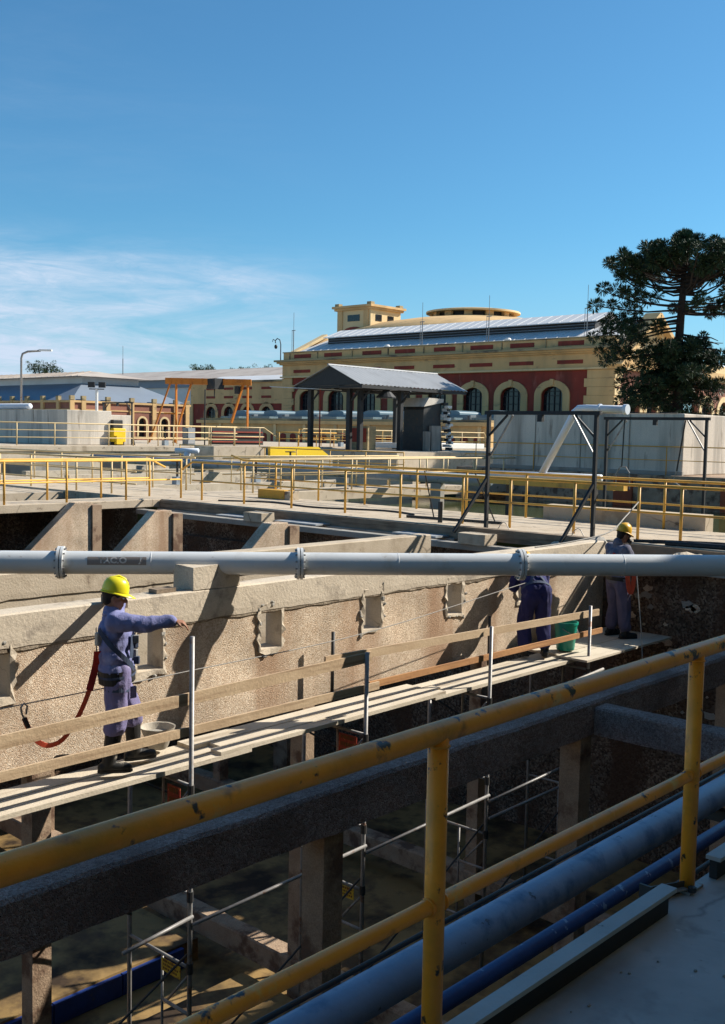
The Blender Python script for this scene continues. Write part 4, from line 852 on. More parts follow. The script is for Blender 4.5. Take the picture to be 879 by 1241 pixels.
sign(8.5, 7.72, 7.99, -3.46, -3.335, M_SIGNY, 'orange yellow sign plate low on the middle scaffold frame')

# planks of the platform
def plank(x0, x1, y0, y1, z, th, material, label, tilt=0, amp=.003):
    n = max(4, int((x1-x0)/.35)); bm = bmesh.new(); rows = []
    for k in range(n+1):
        x = x0+(x1-x0)*k/n; dz = noise.noise(Vector((x*.8, y0*5, 1)))*amp*2+tilt*(x-x0); dy = noise.noise(Vector((x*1.1, y0*5, 4)))*amp*1.5
        rows.append([bm.verts.new(p) for p in ((x, y0+dy, z-th+dz), (x, y0+dy, z+dz), (x, y1+dy, z+dz), (x, y1+dy, z-th+dz))])
    for a, b in zip(rows, rows[1:]):
        for i in range(4): bm.faces.new((a[i], b[i], b[(i+1) % 4], a[(i+1) % 4]))
    bm.faces.new(rows[0]); bm.faces.new(rows[-1][::-1])
    q = MB(); q.bm.free(); q.bm = bm
    return tag(q.build('scaffold_plank', material), label, 'plank', 'planks of the scaffold platform')
ZP = -1.384
rowsP = [(7.75, 7.908, .0), (7.914, 8.074, .003), (8.080, 8.31, .006)]
names = ('nearest the camera', 'second from the camera', 'against the tank wall')
for j, (y0, y1, dz) in enumerate(rowsP):
    for k, (a, b) in enumerate(((1.2, 6.95), (6.55, 10.1), (9.9, 13.4))):
        e = (0, .12, -.1)[j]
        z = ZP+dz+(.034 if k == 1 else 0)
        plank(a+e, b+e*.8, y0, y1, z-.02 if k != 1 else z-.018, .042, M_PLANK, 'dusty plank of the platform, row %s, %s length' % (names[j], ('left hand', 'middle', 'right hand')[k]))
plank(12.95, 15.55, 7.47, 7.98, ZP+.02, .03, M_PLANK, 'shaded grey board under the masked worker at the platform end', 0, .001)
plank(13.0, 15.5, 8.0, 8.62, ZP+.021, .03, M_PLANK, 'shaded grey board against the tank wall at the platform end', 0, .001)
# metal grip pattern of the decks is in the planks' bump; toe and guard boards:
def board(x0, x1, z0, z1, h, y, material, label, th=.026):
    return tag(MB().prism([(x0, y, z0-h), (x1, y, z1-h), (x1, y, z1), (x0, y, z0)], (0, th, 0)).rough(.002, 3, 3).build('guard_board', material), label, 'board', 'guard boards of the scaffold')
board(2.2, 8.62, -.735, -.655, .112, 7.655, M_WOOD, 'upper pale guard board on the left half of the scaffold')
board(7.92, 13.62, -.615, -.735, .095, 7.685, M_WOOD, 'upper pale guard board on the right half of the scaffold')
board(2.2, 8.75, -1.0, -1.01, .085, 7.65, M_WOOD, 'lower pale guard board on the left half of the scaffold')
board(8.62, 13.72, -1.0, -1.02, .075, 7.68, M_WOODO, 'lower orange brown guard board on the right half of the scaffold')

# ------------------------------------------------------------------ PORTAL FRAMES
def portal(label, x, ya, yb, zt, zb=0, strut=None, lug=True, diag=True):
    t = thing('portal_frame', label, 'steel frame', (x, ya, zb))
    w_ = .062
    MB().bar((x, ya, zb), (x, ya, zt-.035), w_, w_).build('leg', M_DARK, t); MB().bar((x, yb, zb), (x, yb, zt-.035), w_, w_).build('leg', M_DARK, t)
    s = 1 if yb > ya else -1
    MB().bar((x, ya-.08*s, zt), (x, yb+.08*s, zt), .07, .07).build('cross_beam', M_DARK, t)
    L = abs(yb-ya)
    for yy, k in ((ya, 1), (yb, -1)):
        MB().bar((x, yy+.02*k*s, zt-.42), (x, yy+.42*k*s, zt-.04), .035, .035).build('corner_brace', M_DARK, t)
        if diag: MB().bar((x+.06, yy+.02*k*s, zt-.80), (x+.06, yy+.50*k*s, zt-.04), .03, .03).build('corner_brace', M_STEEL, t)
    MB().box(x-.04, x+.04, (ya+yb)/2-.05, (ya+yb)/2+.05, zt-.16, zt-.036).build('lifting_lug', M_DARK, t)
    if strut:
        for yy in (ya, yb): MB().bar((x-.03, yy, zt-1.25), (x+strut, yy-.12*s, -.05), .05, .05).build('raking_strut', M_DARK, t)
    return t
portal('dark steel portal frame with raking struts standing on the pit edge', 16.42, 11.75, 9.46, 2.18, 0, -.85)
portal('dark steel portal frame in front of the right concrete tank', 23.7, 13.35, 10.75, 2.24, -1.1)
portal('small black portal frame by the yellow generator on the high platform', 30.5, 45.4, 43.0, 3.0, .95, .5, diag=False)
t = thing('hook_chain', 'thin rod with a lifting fork hanging from the right portal frame', 'hook', (23.7, 12.9, 2))
MB().tube([(23.62, 12.83, 2.2), (23.62, 12.86, 1.05)], .018, 6).build('rod', M_STEELD, t); MB().tube([(23.62, 13.0, .55), (23.62, 13.0, .9), (23.62, 12.9, 1.05), (23.62, 12.75, 1.05), (23.62, 12.64, .9), (23.62, 12.62, .5)], .018, 6).build('fork', M_STEEL, t)
t = thing('hook_chain', 'thin slanting rod hanging at the right end of the right portal frame', 'hook', (23.7, 11.1, 2))
MB().tube([(23.64, 11.25, 2.2), (23.64, 11.42, 1.0)], .02, 6).build('rod', M_STEELD, t); MB().tube([(23.64, 11.42, 1.0), (23.64, 11.5, .75), (23.64, 11.15, .55)], .018, 6).build('fork', M_STEEL, t)

# ------------------------------------------------------------------ W2 furniture
tag(MB().box(19.42, 19.78, 8.75, 12.4, -.5, .30).rough(.012, 2, 4).build('concrete_bench', M_CONC), 'long low concrete kerb wall along the tank side of the walkway', 'wall')
t = thing('yellow_box', 'ochre yellow timber box standing on the cross walkway by the pale rail', 'box', (19.0, 20.4, 0))
MB().box(18.7, 19.05, 19.75, 20.75, .002, .235).build('body', M_OCHRE, t, bevel=.01); MB().box(18.72, 19.05, 19.55, 19.745, .002, .22).build('end_block', M_CONC, t)
for k, (y0, y1, x0, x1) in enumerate(((17.8, 18.9, 15.72, 16.12), (15.6, 16.9, 15.70, 16.13), (12.4, 13.5, 15.71, 16.12))):
    tag(MB().box(x0, x1, y0, y1, -.212, -.185+.004*k).build('cover_plate', M_GREY), 'grey cover plate over the gutter beside the walkway, %s from the left' % ('first', 'second', 'third')[k], 'plate', 'cover plates over the gutter')
t = thing('floor_squeegee', 'pair of dark rods with a cross foot leaning on the yellow handrail', 'tool', (17.2, 13, 0))
MB().tube([(17.15, 13.6, .05), (17.0, 13.75, 1.0)], .015, 6).build('handle', M_STEELD, t); MB().tube([(17.35, 12.2, .04), (17.05, 12.5, 1.0)], .015, 6).build('handle', M_STEELD, t)
MB().bar((17.0, 14.2, .03), (17.3, 12.0, .03), .05, .05).build('foot', M_STEELD, t)
mb = MB().tube([(16.6, 13.0, 0), (16.6, 13.0, .42)], .05, 6); tag(mb.build('rusty_stub', M_STEELD), 'rusty stub post on the walkway between the frame legs', 'post')
for k, (y, lbx) in enumerate(((11.4, 'small wire hoop in the walkway behind the timber beam'), (9.8, 'small wire hoop in the walkway near the masked worker'))):
    tag(MB().tube([(16.5, y+.12, .0), (16.5, y+.06, .10), (16.5, y, .13), (16.5, y-.06, .10), (16.5, y-.12, .0)], .008, 6).build('wire_hoop', M_STEEL), lbx, 'hoop')
for k, (pts, lbx) in enumerate((([(16.3, 8.6, .02), (16.7, 7.8, .03), (16.5, 6.9, .03), (17.1, 5.8, .02), (17.4, 4.4, .02)], 'black cable snaking over the walkway behind the masked worker'), ([(16.4, 8.3, .02), (16.9, 7.4, .02), (17.0, 6.4, .02), (17.6, 5.2, .02)], 'second black cable lying beside the first on the walkway'), ([(16.28, 8.0, .02), (16.4, 7.0, .03), (16.3, 6.0, .02), (16.8, 4.5, .02)], 'thick black hose along the walkway edge at the right'))):
    tag(MB().tube(pts, .03+.012*k, 8).build('cable', M_BLACK, smooth=True), lbx, 'cable')
for k, (c, s_, lbx) in enumerate((((15.95, 9.15, -.14), (.22, .32, .2), 'large broken concrete lump left of the masked worker'), ((15.85, 9.75, -.18), (.2, .22, .14), 'broken concrete lump at the foot of the raking strut'), ((15.9, 7.3, -.12), (.25, .4, .05), 'flat pale slab piece on the wall edge right of the masked worker'))):
    tag(MB().ell(c, s_, n=12).rough(.07, 4, 0, k*7).build('concrete_lump', M_CONCW if k else M_CONCG), lbx, 'rubble')

# ------------------------------------------------------------------ TANK BOXES
t = thing('concrete_tank', 'large grey concrete tank at the right under the conifer', 'tank', (36, 17.3, .5))
MB().box(33, 37, 15.75, 23.4, .551, 2.60).build('shell', M_CONCT, t, bevel=.03)
for k in range(1, 4): MB().box(32.975, 32.998, 15.8+k*1.9, 15.83+k*1.9, .6, 2.58).build('joint_strip', M_CONCG, t)
MB().box(32.9, 33.0, 15.7, 23.45, .552, .68).build('skirting', M_CONCG, t)
t2 = thing('concrete_tank', 'grey concrete tank with a white pipe on top at the left edge', 'tank', (34, 60, .95))
MB().box(26.6, 29, 42.5, 60, .951, 2.55).build('shell', M_CONCT, t2, bevel=.03)
t3 = thing('concrete_tank', 'small pale concrete tank behind the yellow generator', 'tank', (31, 46, .95))
MB().box(29.9, 31.4, 44.2, 46.0, .951, 2.4).build('shell', M_CONCT, t3, bevel=.03)
simple_pipe('top_pipe', 'white pipe lying on top of the left concrete tank', [(26.9, 62, 2.72), (26.9, 46.2, 2.72)], .14, M_WPIPE)
t = thing('yellow_generator', 'yellow machine housing on the high platform at the left', 'machine', (29, 43, .95))
MB().box(28.9, 29.6, 42.2, 43.1, 1.1, 1.75).build('housing', M_YELLOW, t, bevel=.04); MB().box(28.95, 29.5, 42.3, 42.9, 1.751, 2.15).build('hood', M_STEELD, t, bevel=.03); MB().box(28.95, 29.3, 42.0, 42.19, 1.0, 1.4).build('side_box', M_YELLOW, t)
for x in (28.95, 29.5): MB().box(x, x+.08, 42.3, 43.0, .951, 1.1).build('foot', M_STEELD, t)
for (y0, y1, lbx) in ((17.3, 18.0, 'rusty orange panel in the tank plinth left of the second portal frame'), (13.2, 14.2, 'rusty orange panel in the tank plinth near the right edge')):
    tag(MB().box(32.53, 32.595, y0, y1, -.54, .45).build('rusty_sheet', M_REDO), lbx, 'panel')
t = thing('yellow_ramp', 'bright yellow sheet ramp in front of the steel shelter', 'ramp', (36.5, 40.4, .7))
MB().prism([(29.5, 32.0, .73), (32.9, 32.0, .73), (32.9, 32.0, .78), (32.3, 32.0, 1.12), (29.5, 32.0, 1.12)], (0, .14, 0)).build('sheet', M_YELLOW, t); MB().box(29.3, 33.2, 32.02, 33.6, -1.2, .729).build('plinth', M_CONCG, t)
tag(MB().prism([(26.6, 32.1, -1.1), (29.28, 32.1, -1.1), (29.28, 32.1, 1.05), (28.9, 32.1, 1.12), (26.6, 32.1, 1.12)], (0, 1.2, 0)).build('ramp_wall', M_CONC), 'sloping grey concrete wall beside the yellow ramp', 'wall')
t = thing('dark_screen', 'dark framed screen panel standing on the high platform behind the railing', 'panel', (39, 47, .95))
MB().box(35.4, 39.1, 43.0, 43.1, 1.0, 1.88).build('screen', M_STEELD, t)
for k in range(3): MB().box(35.5, 39.0, 42.94, 42.995, 1.12+k*.26, 1.19+k*.26).build('slat', M_BRICKR, t)
# low walls between the tanks
for (a, lbx) in (((19.43, 30, 30.9, 31.2, -1.2, .16), 'low sunlit stone wall between the far tanks'), ((20.5, 34, 35.5, 35.8, -1.2, .1), 'low sunlit wall behind the header pipe')):
    tag(MB().box(*a).rough(.01, 2, 4).build('tank_divider', M_CONCW), lbx, 'wall')
tag(MB().box(22.0, 24.8, 37.8, 40.3, -1, .42).build('grey_chamber', M_CONCG, bevel=.03), 'grey square concrete chamber in front of the high platform at the left', 'chamber')
for x0, lbx in ((27.2, 'first dark opening in the platform front wall'), (31.0, 'second dark opening in the platform front wall')):
    tag(MB().box(x0, x0+1.2, 40.53, 40.585, -.25, .55).build('wall_opening', M_DARK), lbx, 'opening')
tag(MB().bar((30.2, 25.2, -.3), (31.2, 24.6, .35), .22, .22).build('dark_chute', M_DARK), 'short dark inclined chute in the middle tank', 'chute')

for (a, lbx) in (((19.43, 32.5, 27.2, 27.6, -1.2, -.02), 'pale basin edge between the far walkway and the stone wall'), ((29.0, 29.35, 24.0, 38.0, -1.2, .2), 'cross basin edge running away behind the header pipe')):
    tag(MB().box(*a).rough(.012, 2, 4).build('basin_edge', M_CONCW), lbx, 'wall')
railing('ochre handrail along the basin edge behind the header pipe', [(29.2, 24.6, .2), (29.2, 37.6, .2)], [(29.2, 24.6+k*1.85, .2) for k in range(8)], M_YELF, .2, .9, r=.022, mid=(.45,))
railing('thin cream handrail along the basin edge beyond the far walkway', [(20.0, 27.4, -.02), (32.2, 27.4, -.02)], [(20+k*1.74, 27.4, -.02) for k in range(8)], M_YELP, -.02, .92, r=.02, mid=(.46,))
for k, (x, y, z, lbx) in enumerate(((21.2, 27.4, -.02, 'small valve wheel on the basin edge, left one'), (24.6, 27.4, -.02, 'small valve wheel on the basin edge, right one'), (29.2, 30.5, .2, 'valve wheel on the basin edge behind the header pipe'), (44.2, 42.0, .95, 'valve wheel beside the shelter railing'), (32.2, 42.6, .95, 'valve wheel behind the cream rail at the left'))):
    t = thing('valve_wheel', lbx, 'valve', (x, y, z)); MB().tube([(x, y, z), (x, y, z+.75)], .04, 8).build('stem', M_STEELD, t)
    MB().tube([(x+.2*math.cos(i*.5236), y+.2*math.sin(i*.5236), z+.75) for i in range(13)], .022, 6).build('wheel', M_BRICKR if k % 2 else M_STEELD, t)
    MB().bar((x-.2, y, z+.75), (x+.2, y, z+.75), .025, .025).build('spoke', M_STEELD, t); MB().box(x-.12, x+.12, y-.12, y+.12, z, z+.25).build('body', M_HEAD, t)
for k, (a, lbx) in enumerate((((33.5, 36.2, .96, .5, .9), 'grey electrical box on the high platform behind the cream rail'), ((46.5, 42.4, .96, .7, 1.2), 'grey electrical cabinet beside the shelter railing'), ((50.3, 42.2, .96, .6, .8), 'small pale cabinet near the right end of the shelter railing'))):
    t = thing('cabinet', lbx, 'cabinet', (a[0], a[1]+6 if k == 0 else a[1], .95)); y = 42.5 if k == 0 else a[1]
    MB().box(a[0], a[0]+a[3], y, y+.4, .953, .95+a[4]).build('case', M_CONCT if k == 2 else M_AC, t, bevel=.01); MB().box(a[0]+.04, a[0]+a[3]-.04, y-.02, y-.002, 1.05, .92+a[4]).build('door', M_GREY, t); MB().box(a[0]+.06, a[0]+.1, y-.05, y-.021, 1.25, 1.33).build('handle', M_DARK, t)
for k, (pts, lbx) in enumerate((([(33, 23.3, 2.6), (33, 23.0, 2.62), (33, 16.0, 2.62)], 'thin cable lying along the top edge of the right concrete tank'), ([(19.6, 21.6, .02), (20.6, 22.0, .05), (22, 22.5, .03), (24, 22.45, .03)], 'black hose lying on the far walkway edge'), ([(16.9, 20.2, .02), (17.6, 19.0, .02), (17.3, 17.2, .02), (17.9, 15.6, .02), (17.6, 14.5, .02)], 'grey hose lying on the cross walkway'))):
    tag(MB().tube(spline([Vector(q) for q in pts]), .022, 6).build('hose', M_STEELD if k != 1 else M_BLACK, smooth=True), lbx, 'hose')

# ------------------------------------------------------------------ STEEL SHELTER (gable roof, ridge along X)
s = thing('steel_shelter', 'open steel shelter with a grey sheet gable roof on dark posts', 'shelter', (41, 36.5, .9))
struct(MB().box(36.9, 47, 31.5, 40.4, -.5, .90).build('shelter_base', M_CONC))
zr, ze, yr_, yn, yf = 5.03, 4.08, 36.45, 34.3, 38.9
for a, b in (((yn, ze), (yr_, zr)), ((yf, ze), (yr_, zr))):
    n = 28; bm = bmesh.new(); rows = []
    for k in range(n*4+1):
        x = 37.4+(8.5 if a[0] == yn else 8.5)*k/(n*4); dz = .022*math.sin(k*math.pi/2)
        rows.append([bm.verts.new((x, a[0], a[1]+dz)), bm.verts.new((x, b[0], b[1]+dz+.003))])
    for p, q in zip(rows, rows[1:]): bm.faces.new((p[0], q[0], q[1], p[1]))
    q = MB(); q.bm.free(); q.bm = bm; o = q.build('roof_sheet', M_ROOFG, s); md = o.modifiers.new('t', 'SOLIDIFY'); md.thickness = .02
MB().tube([(37.35, yr_, zr+.03), (45.95, yr_, zr+.03)], .06, 8).build('ridge_cap', M_ROOFG, s)
MB().prism([(37.5, yn+.1, ze-.02), (37.5, yr_, zr-.05), (37.5, yf-.1, ze-.02)], (.05, 0, 0)).build('gable_panel', M_DARK, s)
for y in (yn+.05, yf-.05): MB().bar((37.5, y, ze-.10), (45.8, y, ze-.10), .1, .14).build('eave_beam', M_DARK, s)
for x in (37.6, 40.3, 43.0, 45.6):
    MB().bar((x, yn+.1, ze-.09), (x, yf-.1, ze-.09), .1, .12).build('tie', M_DARK, s)
    for k in (-1, 1): MB().bar((x, yr_, zr-.1), (x, yn+.1 if k < 0 else yf-.1, ze-.05), .08, .12).build('rafter', M_DARK, s)
for (x, y) in ((38.2, 38.45), (38.2, 35.75), (38.5, 35.3), (40.9, 34.75), (43.4, 34.75), (41, 38.4), (44.8, 38.4)):
    MB().box(x-.11, x+.11, y-.11, y+.11, .90, ze-.15).build('post', M_DARK, s)
    MB().bar((x, y-.1, ze-.75), (x, y-.65, ze-.2), .07, .07).build('knee_brace', M_DARK, s)
tag(MB().lathe([(.01, 3.95), (.16, 3.9), (.5, 3.55), (.5, 3.5), (.01, 3.5)], 14, (39.6, 34.6, 0)).build('hoist_block', M_DARK), 'dark hoist drum hanging under the shelter eave', 'hoist')
# screening machine with a chain of buckets
t = thing('screen_machine', 'grey screening machine with a pale hood and a black and white bucket chain', 'machine', (44, 33.4, .9))
MB().prism([(42.9, 33.3, .91), (44.6, 33.3, .91), (44.3, 33.3, 3.35), (43.4, 33.3, 3.5), (43.0, 33.3, 3.0)], (0, 1.3, 0)).build('body', M_STEELD, t)
MB().prism([(42.9, 33.2, 3.16), (44.5, 33.2, 3.42), (44.5, 33.2, 3.60), (43.3, 33.2, 3.62)], (0, 1.5, 0)).build('hood', M_CONCT, t)
MB().box(42.95, 43.35, 33.1, 33.28, .92, 1.9).build('door', M_CONCG, t); MB().box(43.45, 44.2, 33.1, 33.28, .92, 2.2).build('door', M_CONCG, t)
for k in range(16):
    z = 3.35-k*.155; x = 44.62+.10*math.sin(k*1.2)+.045*k*.5
    MB().box(x-.16, x+.16, 32.95+(.0 if k % 2 else .16), 33.2+(.0 if k % 2 else .16), z-.07, z+.065).build('chain_bucket', M_WHITEP if k % 3 else M_DARK, t)
for k in range(14):
    z = 3.2-k*.17; MB().box(44.5+.04*k*.5, 44.64+.04*k*.5, 32.9, 33.0, z-.05, z+.05).build('chain_bucket', M_DARK if k % 2 else M_WHITEP, t)
t.location = Vector(t.location)+Vector((-.85, .95, 0))
t = thing('control_cabinet', 'brown framed control cabinet under the steel shelter', 'cabinet', (39.4, 35.9, .9))
MB().box(39.2, 39.8, 35.4, 36.6, .92, 2.1).build('case', M_STONE, t); MB().box(39.15, 39.195, 35.5, 36.5, 1.3, 2.0).build('door', M_BRICKR, t)
tag(MB().box(44.5, 52, 37.5, 40.0, .952, 1.25).build('white_bench', M_WHITEP, bevel=.02), 'long white low slab under the far railing', 'slab')

# ------------------------------------------------------------------ ORANGE GANTRY CRANE
c = thing('gantry_crane', 'orange gantry crane with a dark trolley in front of the left building', 'crane', (40, 49, .8))
BA, BB = Vector((38.3, 50.6, 4.58)), Vector((41.6, 47.0, 4.58)); bdv = (BB-BA).normalized(); sdv = Vector((-bdv.y, bdv.x, 0))
MB().bar(BA-bdv*.05, BB+bdv*.1, .22, .36).build('girder', M_CRANE, c)
for k in range(8): p = BA.lerp(BB, (k+.5)/8); MB().bar(p+Vector((0, 0, -.19)), p+Vector((0, 0, .19)), .27, .03, bdv).build('stiffener', M_CRANE, c)
def legset(p, s, dirs):
    for dv in dirs: MB().bar(p+Vector((0, 0, -.15)), Vector((p.x, p.y, 0))+dv+Vector((0, 0, .86)), .10, .10).build('leg', M_CRANE, c)
pL = BA.lerp(BB, .12); legset(pL, 1, (Vector((0, 0, 0)), ))
for q, dv in ((BA.lerp(BB, .05), -bdv*1.25), (BA.lerp(BB, .30), -bdv*1.05)): MB().bar(q+Vector((0, 0, -.1)), Vector((q.x, q.y, .9))+dv, .09, .09).build('brace', M_CRANE, c)
MB().bar(pL-bdv*.7+Vector((0, 0, -1.9)), pL+Vector((0, 0, -1.9)), .09, .09).build('cross_tie', M_CRANE, c)
pR = BA.lerp(BB, .98); legset(pR, 1, (Vector((0, 0, 0)), ))
q = BA.lerp(BB, .93); MB().bar(q, Vector((q.x, q.y, 2.2))-bdv*.7, .12, .12).build('brace', M_CRANE, c)
p = BA.lerp(BB, .58); MB().box(p.x-.35, p.x+.35, p.y-.45, p.y+.3, 4.15, 4.75).rough(.05, 3, 1).build('trolley', M_DARK, c); MB().tube([p, p+Vector((0, 0, -.9))], .03, 6).build('hook_rope', M_DARK, c)
p = BA.lerp(BB, .86); MB().box(p.x-.14, p.x+.14, p.y-.14, p.y+.14, 3.9, 4.35).build('end_box', M_DARK, c)

# ------------------------------------------------------------------ MASTS, LAMPS
t = thing('street_lamp', 'tall grey street lamp with a long arm at the left', 'lamp', (31.5, 54.9, 0))
MB().tube([(31.4, 54.9, .95), (31.5, 55.0, 5.6), (31.55, 54.95, 5.85), (31.75, 54.75, 5.98), (32.3, 54.3, 6.05)], .06, 10).build('pole', M_STEEL, t, smooth=True)
MB().box(-.36, .36, -.09, .09, -.05, .05, Matrix.Translation((32.5, 54.12, 6.08)) @ Matrix.Rotation(R(-45), 4, 'Z')).build('lamp_head', M_WHITEP, t)
t = thing('floodlight_mast', 'pale mast carrying two dark floodlights in front of the left building', 'floodlights', (38, 57, 0))
MB().tube([(36.8, 55.5, .95), (36.8, 55.5, 4.1)], .09, 10).build('mast', M_WHITEP, t); MB().bar((36.5, 55.85, 4.1), (37.1, 55.15, 4.1), .06, .06).build('cross_arm', M_STEELD, t)
for dx in (-.27, .27): MB().box(-.06, .10, -.2, .2, -.13, .2, Matrix.Translation((36.8+dx*.67*1.2, 55.5-dx*.74*1.2, 4.32)) @ Matrix.Rotation(R(40), 4, 'Z')).build('floodlight', M_DARK, t)
def mast(label, base, top, r=.03, rings=True):
    t = thing('antenna_mast', label, 'antenna', base)
    b, tp = Vector(base), Vector(top); m_ = b.lerp(tp, .55)
    MB().tube([b, m_], r*1.5, 6).build('lower_pole', M_STEEL, t); MB().tube([m_, tp], r*.7, 6).build('whip', M_STEEL, t)
    if rings: MB().bar(m_+Vector((0, -.25, 0)), m_+Vector((0, .25, 0)), r*2, r*2).build('cross_bar', M_STEEL, t)
    if rings: MB().tube([b+Vector((0, .22, 0)), m_+Vector((0, .22, 0))], r*.8, 6).build('side_pole', M_STEEL, t)
mast('thin antenna mast at the left end of the hall parapet', (72.2, 75.2, 9.5), (72.2, 75.2, 13.3))
mast('thin antenna mast on the roof edge right of the tower', (72.2, 59.05, 9.5), (72.2, 59.05, 13.2))
mast('thin antenna mast in the middle of the hall roof edge', (72.2, 51.95, 9.5), (72.2, 51.95, 13.3))
mast('thin antenna mast at the right end of the hall roof', (73.2, 43.3, 9.6), (73.2, 43.3, 13.6))
mast('thin distant mast above the shed left of the hall', (84, 120.5, 9.0), (84, 120.5, 12.8), .04, False)
t = thing('curled_lamp', 'curled wrought iron lamp bracket at the left corner of the hall', 'lamp', (72, 76.8, 8.7))
MB().tube([(72, 76.8, 8.7), (72, 76.8, 10.3), (72, 76.95, 10.75), (72, 77.3, 10.9), (72, 77.6, 10.7), (72, 77.55, 10.45)], .05, 8).build('bracket', M_STEELD, t)
MB().ell((72, 77.5, 10.1), (.16, .16, .22)).build('lantern', M_STEELD, t); MB().tube([(72, 77.6, 10.7), (72, 77.9, 10.85), (72, 78.0, 10.6)], .035, 6).build('scroll', M_STEELD, t)
tag(MB().tube([(36.5, 39.7, 4.0), (38.2, 36.3, 3.85)], .02, 6).build('cable_stay', M_WHITEP), 'thin pale cable strung to the shelter post', 'cable')
tag(MB().tube([(37.8, 37.4, .95), (37.8, 37.4, 4.0)], .035, 6).build('red_pole', M_BRICKR), 'thin red brown pole beside the left shelter posts', 'pole')
tag(MB().tube([(36, 44.2, .95), (36, 44.2, 3.9)], .035, 6).build('grey_pole', M_STEELD), 'thin dark pole beside the sloping rail end', 'pole')

# ------------------------------------------------------------------ TREES
def tuft(bm, c, r, rnd, n=120, up=.25):
    """one shaggy ball of stiff needles: many small leaf-shaped faces pointing outward"""
    for i in range(n):
        d = Vector((rnd.gauss(0, 1), rnd.gauss(0, 1), rnd.gauss(0, 1)+up)).normalized()
        a = d.cross(Vector((rnd.uniform(-1, 1), rnd.uniform(-1, 1), rnd.uniform(-1, 1)))).normalized()
        r0 = r*rnd.uniform(.15, .5); r1 = r*rnd.uniform(.86, 1.06); w_ = r*rnd.uniform(.04, .075)
        p0 = c+d*r0; p1 = c+d*(r0*.45+r1*.55); p2 = c+d*r1
        bm.faces.new([bm.verts.new(q) for q in (p0, p1+a*w_, p2, p1-a*w_)])
rt = random.Random(11)
T0 = Vector((56.6, 27.45, -.1))
tree = thing('araucaria_tree', 'tall dark monkey puzzle conifer with tufted branches behind the right concrete tank', 'tree', T0)
tm = MB(); tm.tube([T0, T0+Vector((.05, 0, 3)), T0+Vector((.1, .15, 7)), T0+Vector((.15, .05, 10)), T0+Vector((.1, 0, 12.6))], 0, 12, True, [.36, .32, .25, .19, .08]); tm.build('trunk', M_BARK, tree, smooth=True)
VR = Vector((.67, -.74, 0)); VF = Vector((.74, .67, 0))      # across the view and along it
def pt(h): return T0+Vector((.12*h/12, .1*math.sin(h*.4), h))
cb = bmesh.new(); br_mb = MB()
def limb(h, ang, L, rise, tufts, tr, start=.45, sag=.0):
    """branch leaving the trunk at height h; ang 0 = right in the picture, 90 = away"""
    d = VR*math.cos(ang)+VF*math.sin(ang); p0 = pt(h); pts = []
    for k in range(6):
        s = k/5; z = rise*s**2.0 - sag*math.sin(math.pi*s)
        pts.append(p0+d*L*s+Vector((0, 0, z))+Vector((rt.uniform(-.06, .06), rt.uniform(-.06, .06), rt.uniform(-.05, .05))))
    br_mb.tube(pts, 0, 6, True, [.07, .06, .05, .045, .035, .02])
    for k in range(tufts):
        s = start+(1-start)*(k+rt.uniform(0, .9))/tufts; i = min(4, int(s*5)); q = pts[i].lerp(pts[i+1], s*5-i)
        off = Vector((rt.gauss(0, .2), rt.gauss(0, .2), rt.uniform(0, .3)))*(1 if k < tufts-1 else .3)
        tuft(cb, q+off, tr*rt.uniform(.75, 1.2), rt)
# flat-topped upper umbrella: near-level boughs turning up into tufted ends
for i in range(50):
    a = i*2.399; h = 10.0+1.9*((i*7) % 50)/50; L = rt.uniform(2.5, 4.7)*(1.0 if h < 11.2 else .78)
    limb(h, a, L, max(.4, 12.75-h-.085*L*L*.45+rt.uniform(-.35, .25)), 5, .47, .62, .22)
for i in range(30):
    a = i*2.1; L = rt.uniform(.2, 3.0); q = pt(13.0-.05*L*L+rt.uniform(-.2, .25))+VR*math.cos(a)*L+VF*math.sin(a)*L; tuft(cb, q, rt.uniform(.42, .55), rt)
# long drooping arms towards the left of the picture
for h, dg, L, rise in ((9.4, 172, 4.7, .9), (9.1, 184, 5.2, .1), (8.8, 165, 4.5, -.4), (8.5, 190, 5.5, -1.2), (8.2, 176, 4.6, -1.5), (9.3, 200, 4.2, .6), (8.6, 150, 4.2, -.5), (8.0, 194, 5.0, -2.1), (9.6, 186, 4.0, 1.5), (8.4, 210, 4.4, -1.2)):
    limb(h, R(dg), L, rise, 7, .45, .50, .12)
for h, dg, L, rise in ((9.5, 4, 4.6, .9), (9.3, -20, 4.4, .5), (9.1, 16, 4.3, .2), (9.2, 8, 3.4, .6), (8.9, -14, 3.7, .1), (9.0, 30, 3.0, .3), (9.6, -30, 3.3, .9), (9.1, 80, 3, .4), (9.0, 270, 3, .3)):
    limb(h, R(dg), L, rise, 5, .45, .58, .1)
# dense lower skirt, set apart from the upper tiers by bare trunk
for i in range(46):
    a = i*2.399; h = rt.uniform(4.0, 7.2); L = rt.uniform(.7, 3.0)*(1.15 if math.cos(a) < 0 else .95)
    limb(h, a, L, rt.uniform(-.6, .5), 5, .45, .35, .05)
for h, dg, L, rise in ((6.3, 185, 3.6, -.9), (5.6, 170, 3.4, -.8), (5.2, 195, 3.7, -1.3), (5.0, 10, 2.6, -.4), (5.9, -10, 2.4, .3), (4.4, 180, 3.0, -1.0), (6.8, 176, 3.9, -.6), (4.8, 205, 4.0, -1.4), (6.6, 5, 3.0, .1)):
    limb(h, R(dg), L, rise, 6, .44, .5, .1)
for i in range(24):
    q = pt(rt.uniform(2.2, 7.4)); a = rt.uniform(0, 6.28); tuft(cb, q+(VR*math.cos(a)+VF*math.sin(a))*rt.uniform(.3, 1.1), rt.uniform(.36, .5), rt)
